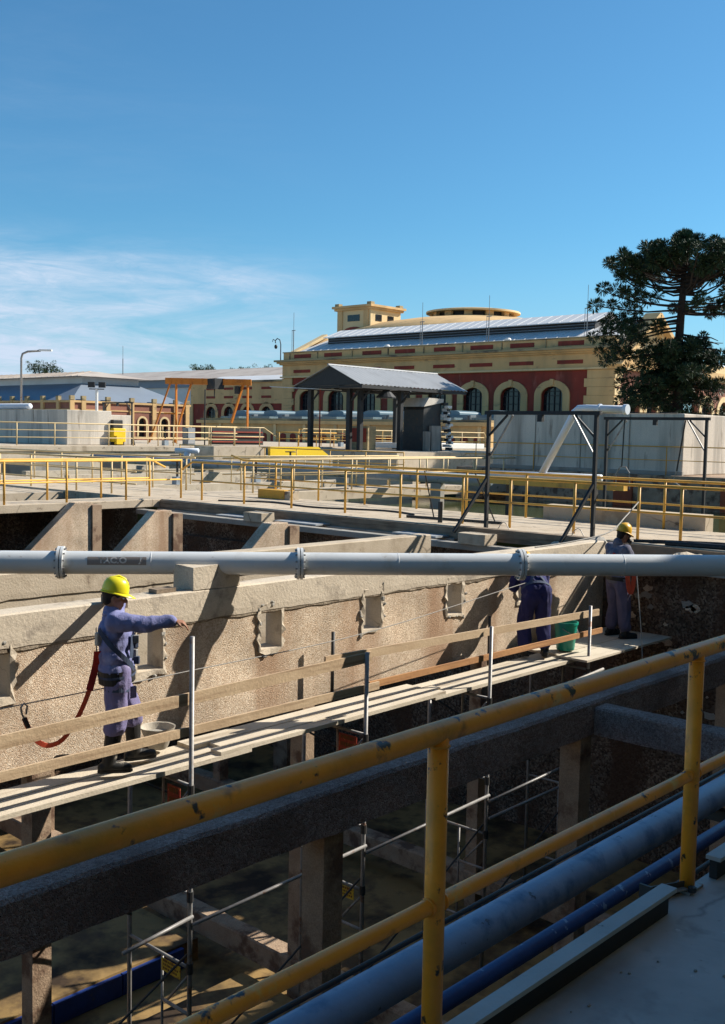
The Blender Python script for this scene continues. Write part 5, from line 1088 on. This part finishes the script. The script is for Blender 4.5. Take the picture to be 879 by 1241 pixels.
for i in range(26):
    a = i*2.399+1; h = rt.uniform(1.9, 4.2); L = rt.uniform(1.2, 3.0); limb(h, a, L, rt.uniform(-.9, .1), 3, .42, .5, .05)
for i in range(5): h = rt.uniform(7.0, 8.0); limb(h, rt.uniform(-.7, .7), rt.uniform(1.5, 3), -.2, 0, .3)
br_mb.build('limbs', M_BARK, tree)
q = MB(); q.bm.free(); q.bm = cb
me = bpy.data.meshes.new('crown'); cb.to_mesh(me); cb.free(); me.materials.append(M_LEAF); o = bpy.data.objects.new('crown', me); COL.objects.link(o); par(o, tree)
def far_tree(label, base, clumps, r):
    t = thing('broadleaf_tree', label, 'tree', base); rr = random.Random(hash(label) % 1000)
    b = Vector(base); MB().tube([b, b+Vector((0, 0, clumps[0][2]-b.z))], .25, 8, True, [.4, .2]).build('trunk', M_BARK, t)
    bm = bmesh.new(); lm = MB()
    for c in clumps:
        c = Vector(c); lm.tube([b+Vector((0, 0, (c.z-b.z)*.6)), c], .1, 6)
        for k in range(9): tuft(bm, c+Vector((rr.gauss(0, r*.6), rr.gauss(0, r*.6), rr.gauss(0, r*.35))), r*rr.uniform(.5, .9), rr, 40)
    lm.build('limbs', M_BARK, t); me = bpy.data.meshes.new('crown'); bm.to_mesh(me); bm.free(); me.materials.append(M_LEAF2); o = bpy.data.objects.new('crown', me); COL.objects.link(o); par(o, t)
cl = lambda c, w_, n, dz, s: [(c[0]+VR.x*(-w_/2+w_*(k+.5)/n), c[1]+VR.y*(-w_/2+w_*(k+.5)/n), c[2]+dz*math.sin(k*2.3+s)) for k in range(n)]
far_tree('round green tree top showing above the left building roof', (81, 135, 0), cl((81, 135, 9.9), 4.0, 6, .45, .3), .75)
far_tree('wispy tree between the crane and the shed roof', (141.6, 173.5, 0), cl((141.6, 173.5, 14.0), 5.4, 6, .7, 1), 1.0)
far_tree('broad dark tree top to the left of the hall', (148.7, 165.7, 0), cl((148.7, 165.7, 13.4), 11.0, 13, .7, 2), 1.25)
far_tree('darker low tree beside the hall corner', (130, 142, 0), cl((130, 142, 10.4), 4.0, 6, .7, 4), 1.0)

# ------------------------------------------------------------------ PEOPLE
def fuse(mb, name, material, parent, voxel, smooth=3, fold=0.0, fscale=9.0, seed=0, stretch=(1, 1, .45), mtx=None):
    """merge overlapping shapes into one continuous skin, then add cloth folds"""
    me0 = bpy.data.meshes.new('tmp'); bmesh.ops.recalc_face_normals(mb.bm, faces=mb.bm.faces[:]); mb.bm.to_mesh(me0); mb.bm.free()
    o = bpy.data.objects.new('tmp', me0); COL.objects.link(o)
    md = o.modifiers.new('r', 'REMESH'); md.mode = 'VOXEL'; md.voxel_size = voxel; md.use_smooth_shade = True
    if smooth: ms = o.modifiers.new('s', 'SMOOTH'); ms.iterations = smooth; ms.factor = .5
    dg = bpy.context.evaluated_depsgraph_get(); me = bpy.data.meshes.new_from_object(o.evaluated_get(dg)); me.name = name
    bpy.data.objects.remove(o); bpy.data.meshes.remove(me0)
    if fold:
        st = Vector(stretch)
        nn = [v.normal.copy() for v in me.vertices]
        for v, nv in zip(me.vertices, nn):
            p = v.co*fscale; p = Vector((p.x*st.x, p.y*st.y, p.z*st.z))+Vector((seed*7.1, seed*3.3, 0))
            f = 1-abs(noise.noise(p))*2.2; f2 = noise.noise(p*2.3)
            v.co += nv*(f*fold+f2*fold*.5)
    if mtx: me.transform(mtx)
    me.materials.clear(); me.materials.append(material); me.polygons.foreach_set('use_smooth', [True]*len(me.polygons))
    ob = bpy.data.objects.new(name, me); COL.objects.link(ob); par(ob, parent); return ob
def limb_chain(mb, pts, rad, n=12):
    for a, b, ra, rb in zip(pts, pts[1:], rad, rad[1:]): mb.capsule(a, b, ra, rb, n)
def hand(mb, wrist, d, palm_n, curl=.35, s=1.0, side=1):
    """five separate fingers: palm from the wrist along d, fingers bending towards palm_n, thumb off the side"""
    d = Vector(d).normalized(); pn_ = Vector(palm_n); pn_ = (pn_-d*pn_.dot(d)).normalized(); sw = d.cross(pn_).normalized()*side
    w_ = Vector(wrist); base = w_+d*.085*s
    for k in range(4): mb.capsule(w_+sw*(k-1.5)*.010*s, base+sw*(k-1.5)*.021*s, .016*s, .0125*s, 8)
    for k, L in enumerate((.070, .080, .074, .058)):
        p = base+sw*(1.5-k)*.021*s; dd = (d+sw*(1.5-k)*.07).normalized(); an = curl*(.5+.12*k)
        for j, (f, r) in enumerate(((.44, .0095), (.32, .0085), (.24, .0075))):
            an += curl*.55; q = p+(dd*math.cos(an)+pn_*math.sin(an))*L*f*s*1.05; mb.capsule(p, q, r*s, r*s*.93, 7); p = q
    p = w_+d*.03*s+sw*.028*s; q = p+(d*.65+sw*.62+pn_*.30).normalized()*.042*s; mb.capsule(p, q, .0125*s, .0105*s, 7)
    mb.capsule(q, q+(d*.9+sw*.22+pn_*.35).normalized()*.034*s, .010*s, .0085*s, 7)
def head(mb, c, fw, up):
    """skull, jaw, nose, brow, lips, ears about centre c"""
    fw = Vector(fw).normalized(); up = Vector(up); up = (up-fw*up.dot(fw)).normalized(); lf = up.cross(fw)
    M = Matrix((fw, lf, up)).transposed()
    c = Vector(c); P = lambda x, y, z: c+M @ Vector((x, y, z))
    E = lambda x, y, z, a, b, d: mb.ell(P(x, y, z), (a, b, d), M)
    E(-.012, 0, .03, .098, .078, .095); E(.02, 0, -.035, .075, .066, .085); E(.045, 0, -.085, .042, .045, .032)
    mb.capsule(P(.088, 0, .018), P(.112, 0, -.022), .010, .015, 8); E(.10, .012, -.027, .012, .010, .009); E(.10, -.012, -.027, .012, .010, .009)
    E(.082, 0, -.058, .014, .026, .007); E(.080, 0, -.070, .014, .023, .008)
    for s in (-1, 1):
        mb.capsule(P(.083, .012*s, .024), P(.070, .045*s, .022), .010, .009, 7); E(.058, .045*s, -.022, .022, .018, .016)
        E(-.005, .077*s, -.012, .018, .010, .032)
    return P, M, fw, lf, up
def eyes(P, root, M):
    for s in (-1, 1): MB().ell(P(.078, .031*s, .006), (.010, .0125, .008), M).build('eye', M_WHITEP, root, smooth=True)
def helmet(P, M, root, material, cut=.042):
    mb = MB(); rings = []; n = 32
    for (rr, z) in ((1.0, 0), (1.0, .02), (.985, .05), (.93, .085), (.80, .115), (.58, .138), (.30, .150), (.02, .153)):
        rings.append([mb.bm.verts.new(P((.122*rr)*math.cos(2*math.pi*k/n)-.005, (.101*rr)*math.sin(2*math.pi*k/n), cut+z)) for k in range(n)])
    for a, b in zip(rings, rings[1:]):
        for k in range(n): mb.bm.faces.new((a[k], a[(k+1) % n], b[(k+1) % n], b[k]))
    sh = mb.build('helmet', material, root, smooth=True); md = sh.modifiers.new('t', 'SOLIDIFY'); md.thickness = .004
    mb = MB(); bi, bo = [], []
    for k in range(n):
        a = 2*math.pi*k/n; e = .012+.058*max(0, math.cos(a))**1.4; dz = -.018*max(0, math.cos(a))-.006
        bi.append(P(.118*math.cos(a)-.005, .098*math.sin(a), cut+.006)); bo.append(P((.122+e)*math.cos(a)-.005, (.101+e*.45)*math.sin(a), cut+dz))
    mb.band(bo, bi, M @ Vector((0, 0, .006)), True).build('brim', material, sh, smooth=True)
    mb = MB()
    for y in (-.026, 0, .026):
        mb.tube([P(-.109, y, cut+.075), P(-.07, y, cut+.128), P(0, y, cut+.155), P(.06, y, cut+.138), P(.100, y, cut+.085)], .0085, 8)
    mb.build('ridge', material, sh, smooth=True)
    mb = MB()
    for y in (-.052, -.013, .013, .05): mb.box(-.012, .012, -.006, .006, -.004, .004, Matrix.Translation(P(.035, y, cut+.143-.6*abs(y)*.6)) @ M.to_4x4())
    mb.build('vent', M_BLACK, sh)
    return sh

def person(label, origin, yaw_, pose, mats, helm, mask=False):
    root = thing('person', label, 'person', origin)
    T = Matrix.Translation(Vector(origin)) @ Matrix.Rotation(yaw_, 4, 'Z')
    V = Vector; p = {k: (T @ V(v)) for k, v in pose.items() if isinstance(v, tuple) and len(v) == 3 and not k.startswith('d_')}
    dv = {k: (T.to_3x3() @ V(v)) for k, v in pose.items() if k.startswith('d_')}
    # --- body: one continuous skin
    b = MB()
    P, M, fw, lf, up = head(b, p['head'], dv['d_face'], dv['d_up'])
    b.capsule(p['neck'], P(-.015, 0, -.07), .058, .055)
    limb_chain(b, [p['pelvis'], p['waist'], p['chest'], p['neck']], [.115, .105, .125, .06])
    for s in 'lr':
        limb_chain(b, [p['chest']*.4+p['sh'+s]*.6, p['sh'+s], p['el'+s], p['wr'+s]], [.06, .055, .040, .027])
        limb_chain(b, [p['pelvis'], p['hip'+s], p['kn'+s], p['an'+s]], [.10, .085, .055, .038]); limb_chain(b, [p['an'+s], p['an'+s]+dv['d_foot'+s]*.12+V((0, 0, -.048))], [.036, .022])
        hand(b, p['wr'+s], dv['d_hand'+s], dv['d_palm'+s], pose.get('curl'+s, .35), 1.0, pose['side'+s])
    fuse(b, 'body', M_SKIN, root, .0065, 2)
    eyes(P, root, M)
    hm = MB()
    hm.ell(P(-.02, 0, .035), (.105, .084, .088), M); hm.ell(P(-.055, 0, -.03), (.052, .066, .06), M); fuse(hm, 'hair', M_HAIR, root, .012, 2)
    helmet(P, M, root, helm)
    # --- jacket
    j = MB(); fwd = dv['d_chest'].normalized(); latr = (p['shl']-p['shr']).normalized()
    spine = (p['chest']-p['pelvis']).normalized(); B = Matrix((fwd, spine.cross(fwd).normalized(), spine)).transposed()
    for t_, a, w_, dz in ((.0, .160, .222, .09), (.35, .152, .205, .11), (.7, .150, .195, .12), (1.0, .145, .20, .11)):
        c = p['pelvis'].lerp(p['chest'], t_); j.ell(c, (a, w_, dz+.04), B)
    j.capsule(p['shl'].lerp(p['chest'], .15), p['shr'].lerp(p['chest'], .15), .082, .082)
    j.capsule(p['neck']-spine*.05, p['neck']+spine*.025, .088, .076)
    for s in 'lr': limb_chain(j, [p['chest'].lerp(p['sh'+s], .6), p['sh'+s], p['el'+s], p['wr'+s].lerp(p['el'+s], .08)], [.09, .086, .070, .049])
    fuse(j, 'jacket', mats[0], root, .012, 2, .0105, 9, 1, (1, 1, .7))
    for s in 'lr':
        a_ = p['wr'+s].lerp(p['el'+s], .16); MB().tube([a_, a_.lerp(p['wr'+s], .55)], .051, 16).build('cuff', mats[0], root, smooth=True)
    c = MB()
    for k in range(20):
        pass
    n_ = 22; ra = [p['neck']+spine*.015+(fwd*math.cos(2*math.pi*k/n_)*.074+B.col[1]*math.sin(2*math.pi*k/n_)*.078)+spine*(.026-.022*max(0, math.cos(2*math.pi*k/n_))) for k in range(n_)]
    rb = [q-spine*.045+(q-p['neck']).normalized()*.016 for q in ra]
    A_ = [c.bm.verts.new(q) for q in ra]; B_ = [c.bm.verts.new(q) for q in rb]
    for k in range(n_): c.bm.faces.new((A_[k], A_[(k+1) % n_], B_[(k+1) % n_], B_[k]))
    o = c.build('collar', mats[0], root, smooth=True); md = o.modifiers.new('t', 'SOLIDIFY'); md.thickness = .009
    # --- trousers
    tr = MB()
    tr.ell(p['pelvis']-V((0, 0, .05)), (.128, .175, .13), B)
    for s in 'lr': limb_chain(tr, [p['hip'+s]+V((0, 0, .04)), p['hip'+s]-V((0, 0, .06)), p['kn'+s], p['an'+s].lerp(p['kn'+s], pose.get('hem', .55))], [.112, .116, .098, .092])
    fuse(tr, 'trousers', mats[1], root, .012, 2, .0135, 9, 5)
    # --- boots
    for s in 'lr':
        bt = MB(); a = p['an'+s]; f = dv['d_foot'+s].normalized(); g = V((a.x, a.y, origin[2]))
        limb_chain(bt, [a.lerp(p['kn'+s], .72 if pose.get('hem', .55) > .3 else .25), a.lerp(p['kn'+s], .3), a+V((0, 0, -.01))], [.078, .068, .058])
        limb_chain(bt, [g-f*.055+V((0, 0, .046)), g+f*.05+V((0, 0, .05)), g+f*.165+V((0, 0, .040))], [.046, .050, .040])
        fuse(bt, 'boot', mats[2], root, .0085, 2, .003, 16, 3)
        so = MB(); w2_ = f.cross(V((0, 0, 1)))
        pl = [g+f*x+w2_*y for x, y in ((-.10, -.03), (-.10, .03), (-.04, .046), (.06, .042), (.14, .048), (.19, .035), (.212, 0), (.19, -.035), (.14, -.048), (.06, -.042), (-.04, -.046))]
        so.prism(pl, (0, 0, .022)).build('sole', M_BLACK, root)
    return root, T, p, dv, P, M, B, spine, fwd

def strap(root, name, pts, w_, nrm_from, material, th=.004):
    """flat webbing following pts, facing away from nrm_from"""
    pts = [Vector(q) for q in pts]; bm = bmesh.new(); rows = []
    for i, q in enumerate(pts):
        t = (pts[min(i+1, len(pts)-1)]-pts[max(i-1, 0)]).normalized(); nn = (q-Vector(nrm_from(q))).normalized(); sdv = t.cross(nn).normalized()
        rows.append([bm.verts.new(q+sdv*w_/2*s+nn*h_) for s, h_ in ((-1, 0), (-1, th), (1, th), (1, 0))])
    for a, b in zip(rows, rows[1:]):
        for i in range(4): bm.faces.new((a[i], b[i], b[(i+1) % 4], a[(i+1) % 4]))
    bm.faces.new(rows[0]); bm.faces.new(rows[-1][::-1]); q = MB(); q.bm.free(); q.bm = bm; return q.build(name, material, root)

# worker pointing along the platform
pose1 = dict(head=(-.005, .0, 1.575), neck=(-.03, .0, 1.415), chest=(.0, 0, 1.26), waist=(.01, 0, 1.03), pelvis=(.015, 0, .92),
    shl=(.06, .175, 1.42), shr=(-.065, -.185, 1.385), ell=(.15, .33, 1.55), wrl=(.03, .11, 1.565), elr=(.155, -.345, 1.365), wrr=(.375, -.45, 1.40),
    hipl=(.03, .095, .88), hipr=(-.01, -.10, .88), knl=(.20, .11, .48), knr=(-.03, -.115, .48), anl=(.24, .12, .085), anr=(-.10, -.12, .085),
    d_face=(.93, -.34, -.20), d_up=(.12, 0, 1), d_chest=(.90, -.43, 0), d_footl=(.99, -.1, 0), d_footr=(.9, -.35, 0),
    d_handl=(-.3, -.9, .1), d_palml=(.9, -.3, 0), d_handr=(.88, -.40, -.22), d_palmr=(.1, .1, -1), curll=.3, curlr=.45, sidel=1, sider=-1, hem=.80)
O1 = (5.535, 8.05, ZP+.03)
root, T, p, dv, P, M, B, spine, fwd = person('worker in a lilac blue suit and yellow helmet pointing with an outstretched arm', O1, R(-14), pose1, (M_CLOTH, M_TROUS, M_BOOT), M_HELM)
L = lambda x, y, z: T @ Vector((x, y, z))
axis = lambda q: p['pelvis']+spine*((q-p['pelvis']).dot(spine))
def wrapstrap(path, w_=.042, mt=M_STRAP, name='harness_strap', lift=.008, rx=.162, ry=.212):
    """path: (angle about the trunk in degrees from the chest, 0..1 height pelvis->chest)"""
    out_ = []
    Lc = (p['chest']-p['pelvis']).length
    for a, h in path:
        c = p['pelvis']+spine*Lc*h; a = R(a); k = 1.0-.05*abs(h-.5)
        out_.append(c+(fwd*math.cos(a)*(rx+lift)+B.col[1]*math.sin(a)*(ry+lift))*k)
    return strap(root, name, out_, w_, axis, mt)
ang = lambda a0, a1, n: [a0+(a1-a0)*i/(n-1) for i in range(n)]
wrapstrap([(a, -.16+.03*math.cos(R(a))) for a in ang(0, 360, 30)], .12, M_BLACK, 'tool_belt', .005, .163, .226)
wrapstrap([(a, -.14+.03*math.cos(R(a))) for a in ang(0, 360, 30)], .02, M_STRAP, 'belt_band', .010, .163, .226)
wrapstrap([(a, 1.15-1.15*(i/13)) for i, a in enumerate(ang(-140, -15, 14))], .045, M_STRAP)
wrapstrap([(a, 1.15-1.1*(i/13)) for i, a in enumerate(ang(140, 15, 14))], .045, M_STRAP)
wrapstrap([(a, .95-.6*(i/9)) for i, a in enumerate(ang(-20, -32, 10))], .045, M_STRAP)
wrapstrap([(a, .95-.6*(i/9)) for i, a in enumerate(ang(20, 32, 10))], .045, M_STRAP)
wrapstrap([(180, 1.1), (180, .8), (178, .5), (178, .2)], .05, M_STRAP)
for s in 'lr':
    hp = p['hip'+s]; kn = p['kn'+s]; c = hp.lerp(kn, .30); t = (kn-hp).normalized()
    u = t.cross(Vector((0, 0, 1)).cross(t)).normalized(); v = t.cross(Vector((.3, .8, 0))).normalized(); u = t.cross(v)
    strap(root, 'leg_strap', [c+(u*math.cos(k*.44)+v*math.sin(k*.44))*.112 for k in range(16)], .045, lambda q, c=c: c, M_STRAP)
for k, (x, y, z) in enumerate(((.155, -.10, 1.15), (.16, -.08, 1.06), (.165, -.11, 1.0), (.15, -.13, 1.20))):
    MB().box(-.02, .02, -.025, .025, -.035, .035, Matrix.Translation(L(x, y, z)) @ Matrix.Rotation(R(20*k), 4, 'Z')).build('harness_buckle', M_STEEL if k % 2 else M_STRAP, root, bevel=.005)
MB().box(-.03, .03, -.04, .05, -.12, .09, Matrix.Translation(L(.175, .05, 1.10))).rough(.01, 20, 2).build('chest_radio', M_BLACK, root)
MB().box(-.045, .045, -.01, .01, -.055, .055, Matrix.Translation(L(.10, -.165, .72))).build('trouser_pocket', M_TROUS, root, bevel=.006)
# red lanyard hanging from his back and clipped to the lifeline
lp = [L(-.165, -.02, 1.22), L(-.175, -.03, 1.10), Vector((5.40, 8.16, -.42)), Vector((5.33, 8.15, -.62)), Vector((5.24, 8.15, -.80)), Vector((5.12, 8.15, -.96)), Vector((5.02, 8.14, -1.03)), Vector((4.90, 8.14, -1.04)), Vector((4.80, 8.14, -.98)), Vector((4.73, 8.15, -.87)), Vector((4.685, 8.16, -.76))]
ly = thing('safety_lanyard', 'red webbing safety lanyard looping from the pointing worker to the lifeline', 'lanyard', lp[2])
strap(ly, 'upper_webbing', spline(lp[1:4]), .062, lambda q: q+Vector((.5, 1, 0)), M_RED, .012)
strap(ly, 'lower_webbing', spline(lp[3:]), .045, lambda q: q+Vector((.25, 1, .2)), M_ORANGE, .006)
MB().box(-.03, .03, -.025, .025, -.06, .06, Matrix.Translation(L(-.165, -.03, 1.21))).build('shock_pack', M_PALEB, ly, bevel=.012)
e = lp[-1]; MB().tube([e, e+Vector((-.02, 0, .04)), e+Vector((-.03, 0, .10)), e+Vector((0, 0, .13)), e+Vector((.03, 0, .10)), e+Vector((.02, 0, .03))], .009, 8).build('snap_hook', M_STEEL, ly); MB().tube([lp[-2], e], .02, 8).build('sleeve', M_BLACK, ly)
tag(MB().tube(spline([Vector(q) for q in ((1.5, 8.28, -.70), (4.5, 8.25, -.665), (6.6, 8.25, -.65), (9.26, 8.25, -.595), (12.57, 8.25, -.31), (15.6, 8.3, -.1))]), .0055, 6).build('lifeline', M_ROPE), 'thin grey lifeline cable stretched along the platform at waist height', 'cable')

# worker bending towards the wall (head behind the pipe)
pose2 = dict(head=(.50, 0, 1.24), neck=(.37, 0, 1.22), chest=(.20, 0, 1.13), waist=(.03, 0, 1.0), pelvis=(-.06, 0, .92),
    shl=(.27, .19, 1.18), shr=(.27, -.19, 1.18), ell=(.30, .23, .93), wrl=(.46, .12, .96), elr=(.30, -.23, .93), wrr=(.46, -.10, 1.02),
    hipl=(-.06, .10, .88), hipr=(-.06, -.10, .88), knl=(.06, .13, .48), knr=(.02, -.13, .47), anl=(-.02, .14, .085), anr=(-.06, -.15, .085),
    d_face=(.8, 0, -.6), d_up=(.6, 0, .8), d_chest=(.55, 0, -.8), d_footl=(1, .15, 0), d_footr=(1, -.2, 0),
    d_handl=(1, -.2, .1), d_palml=(0, -1, 0), d_handr=(1, .2, .1), d_palmr=(0, 1, 0), curll=.7, curlr=.7, sidel=1, sider=-1, hem=.25)
O2 = (12.70, 8.20, ZP+.025)
root, T, p, dv, P, M, B, spine, fwd = person('worker in navy clothes bent over towards the tank wall behind the grey pipe', O2, R(50), pose2, (M_NAVY, M_NAVY, M_BLACK), M_HELMO)
axis = lambda q: p['pelvis']+spine*((q-p['pelvis']).dot(spine))
wrapstrap([(a, .06) for a in ang(0, 360, 30)], .045, M_STRAP, 'harness_belt', .012)
wrapstrap([(a, .1+.9*(i/11)) for i, a in enumerate(ang(150, 195, 12))], .045, M_STRAP); wrapstrap([(a, .1+.9*(i/11)) for i, a in enumerate(ang(210, 165, 12))], .045, M_STRAP)
wrapstrap([(180, .62), (180, .92)], .12, M_CLOTH, 'back_patch', .012)

# masked worker at the platform end
pose3 = dict(head=(.07, 0, 1.60), neck=(-.02, 0, 1.46), chest=(-.04, 0, 1.26), waist=(-.01, 0, 1.03), pelvis=(0, 0, .92),
    shl=(-.02, .19, 1.39), shr=(-.02, -.19, 1.39), ell=(.10, .33, 1.17), wrl=(.30, .20, 1.06), elr=(.06, -.32, 1.15), wrr=(.28, -.22, 1.04),
    hipl=(.0, .10, .88), hipr=(.0, -.10, .88), knl=(.05, .13, .48), knr=(.03, -.14, .48), anl=(.0, .15, .085), anr=(.04, -.18, .085),
    d_face=(.95, 0, -.3), d_up=(.3, 0, .95), d_chest=(1, 0, -.05), d_footl=(1, .2, 0), d_footr=(1, -.15, 0),
    d_handl=(1, -.3, -.2), d_palml=(0, -1, 0), d_handr=(1, .3, -.2), d_palmr=(0, 1, 0), curll=.8, curlr=.8, sidel=1, sider=-1, hem=.25)
O3 = (14.86, 8.08, ZP+.025)
root, T, p, dv, P, M, B, spine, fwd = person('worker with a black respirator and ochre helmet standing at the shaded platform end', O3, R(-25), pose3, (M_CLOTH_SHADE, M_TROUS_SHADE, M_BLACK), M_HELMO)
axis = lambda q: p['pelvis']+spine*((q-p['pelvis']).dot(spine))
mb = MB(); mb.ell(P(.085, 0, -.045), (.05, .055, .055), M)
for s in (-1, 1): mb.tube([P(.09, .04*s, -.06), P(.115, .085*s, -.075)], .035, 12)
mb.build('respirator', M_BLACK, root, smooth=True); MB().tube([P(.10, -.04, .01), P(.102, 0, .012), P(.10, .04, .01)], .02, 8).build('goggles', M_STRAP, root)
wrapstrap([(a, .02) for a in ang(0, 360, 30)], .06, M_BLACK, 'harness_belt', .012)
wrapstrap([(a, 1.2-1.1*(i/13)) for i, a in enumerate(ang(-150, -25, 14))], .045, M_RED); wrapstrap([(a, 1.2-1.1*(i/13)) for i, a in enumerate(ang(150, 25, 14))], .045, M_STRAP)
lt = lambda x, y, z: T @ Vector((x, y, z))
t = thing('safety_lanyard', 'orange red lanyard doubled over at the hip of the masked worker', 'lanyard', lt(.1, -.25, .9))
strap(t, 'webbing', spline([lt(-.05, -.24, 1.22), lt(-.03, -.27, 1.0), lt(.0, -.28, .80), lt(.04, -.28, .74), lt(.07, -.28, .82), lt(.09, -.28, 1.0), lt(.10, -.25, 1.22)]), .07, lambda q: q+Vector((.6, .8, 0)), M_ORANGE, .01)
MB().box(-.11, .11, -.05, .05, -.17, .17, Matrix.Translation(lt(.12, .28, .92)) @ Matrix.Rotation(R(30), 4, 'Z')).rough(.02, 9, 2).build('blue_tool_bag', M_PITBLUE, root)
tag(MB().tube(spline([Vector(q) for q in ((13.2, 8.55, .12), (14.1, 8.45, .16), (15.1, 8.4, .25), (16.0, 8.6, .45), (16.8, 8.79, .66))]), .011, 6).build('rope', M_ROPE), 'pale rope from the masked worker to the yellow handrail', 'rope')
tag(MB().tube(spline([Vector(q) for q in ((14.75, 7.75, -.02), (14.62, 7.6, -.6), (14.5, 7.45, -1.3), (14.35, 7.3, -2.3))]), .009, 6).build('rope', M_ROPE), 'thin pale rope hanging down in front of the masked worker', 'rope')

# ------------------------------------------------------------------ BUCKETS on the planks
t = thing('green_bucket', 'green plastic bucket standing on the planks by the bent worker', 'bucket', (13.27, 8.08, ZP))
zb_ = ZP+.045
MB().lathe([(.0, .0), (.125, 0), (.13, .01), (.165, .38), (.158, .38), (.122, .012), (0, .012)], 32, (13.30, 8.04, zb_)).build('shell', M_GREEN, t, auto=True)
MB().lathe([(.160, .375), (.178, .375), (.178, .41), (.164, .41), (.160, .375)], 32, (13.30, 8.04, zb_)).build('rim', M_GREEN, t, auto=True)
MB().tube([(13.30+.172*math.cos(a), 8.04+.172*math.sin(a), zb_+.33-.10*math.sin((a-3.6)/2.6*math.pi) if False else zb_+.33-.09*math.sin(math.pi*k/12)) for k in range(13) for a in (3.4+2.6*k/12,)], .006, 6).build('handle', M_STEEL, t)
t = thing('caked_bucket', 'pale cement caked bowl bucket beside the boots of the pointing worker', 'bucket', (6.22, 8.3, ZP))
MB().lathe([(.0, .0), (.085, 0), (.10, .02), (.165, .20), (.172, .215), (.158, .21), (.09, .02), (0, .02)], 28, (6.16, 8.24, ZP+.035)).rough(.006, 12, 0).build('shell', M_PALEB, t, auto=True)
MB().lathe([(.0, .15), (.14, .15), (.145, .165)], 20, (6.16, 8.24, ZP+.035)).build('mortar', M_CONCG, t)
tag(MB().ell((5.25, 8.42, ZP+.05), (.13, .09, .06)).rough(.04, 9, 0).build('dark_rag', M_BLACK), 'crumpled dark rag on the planks behind the pointing worker', 'rag')
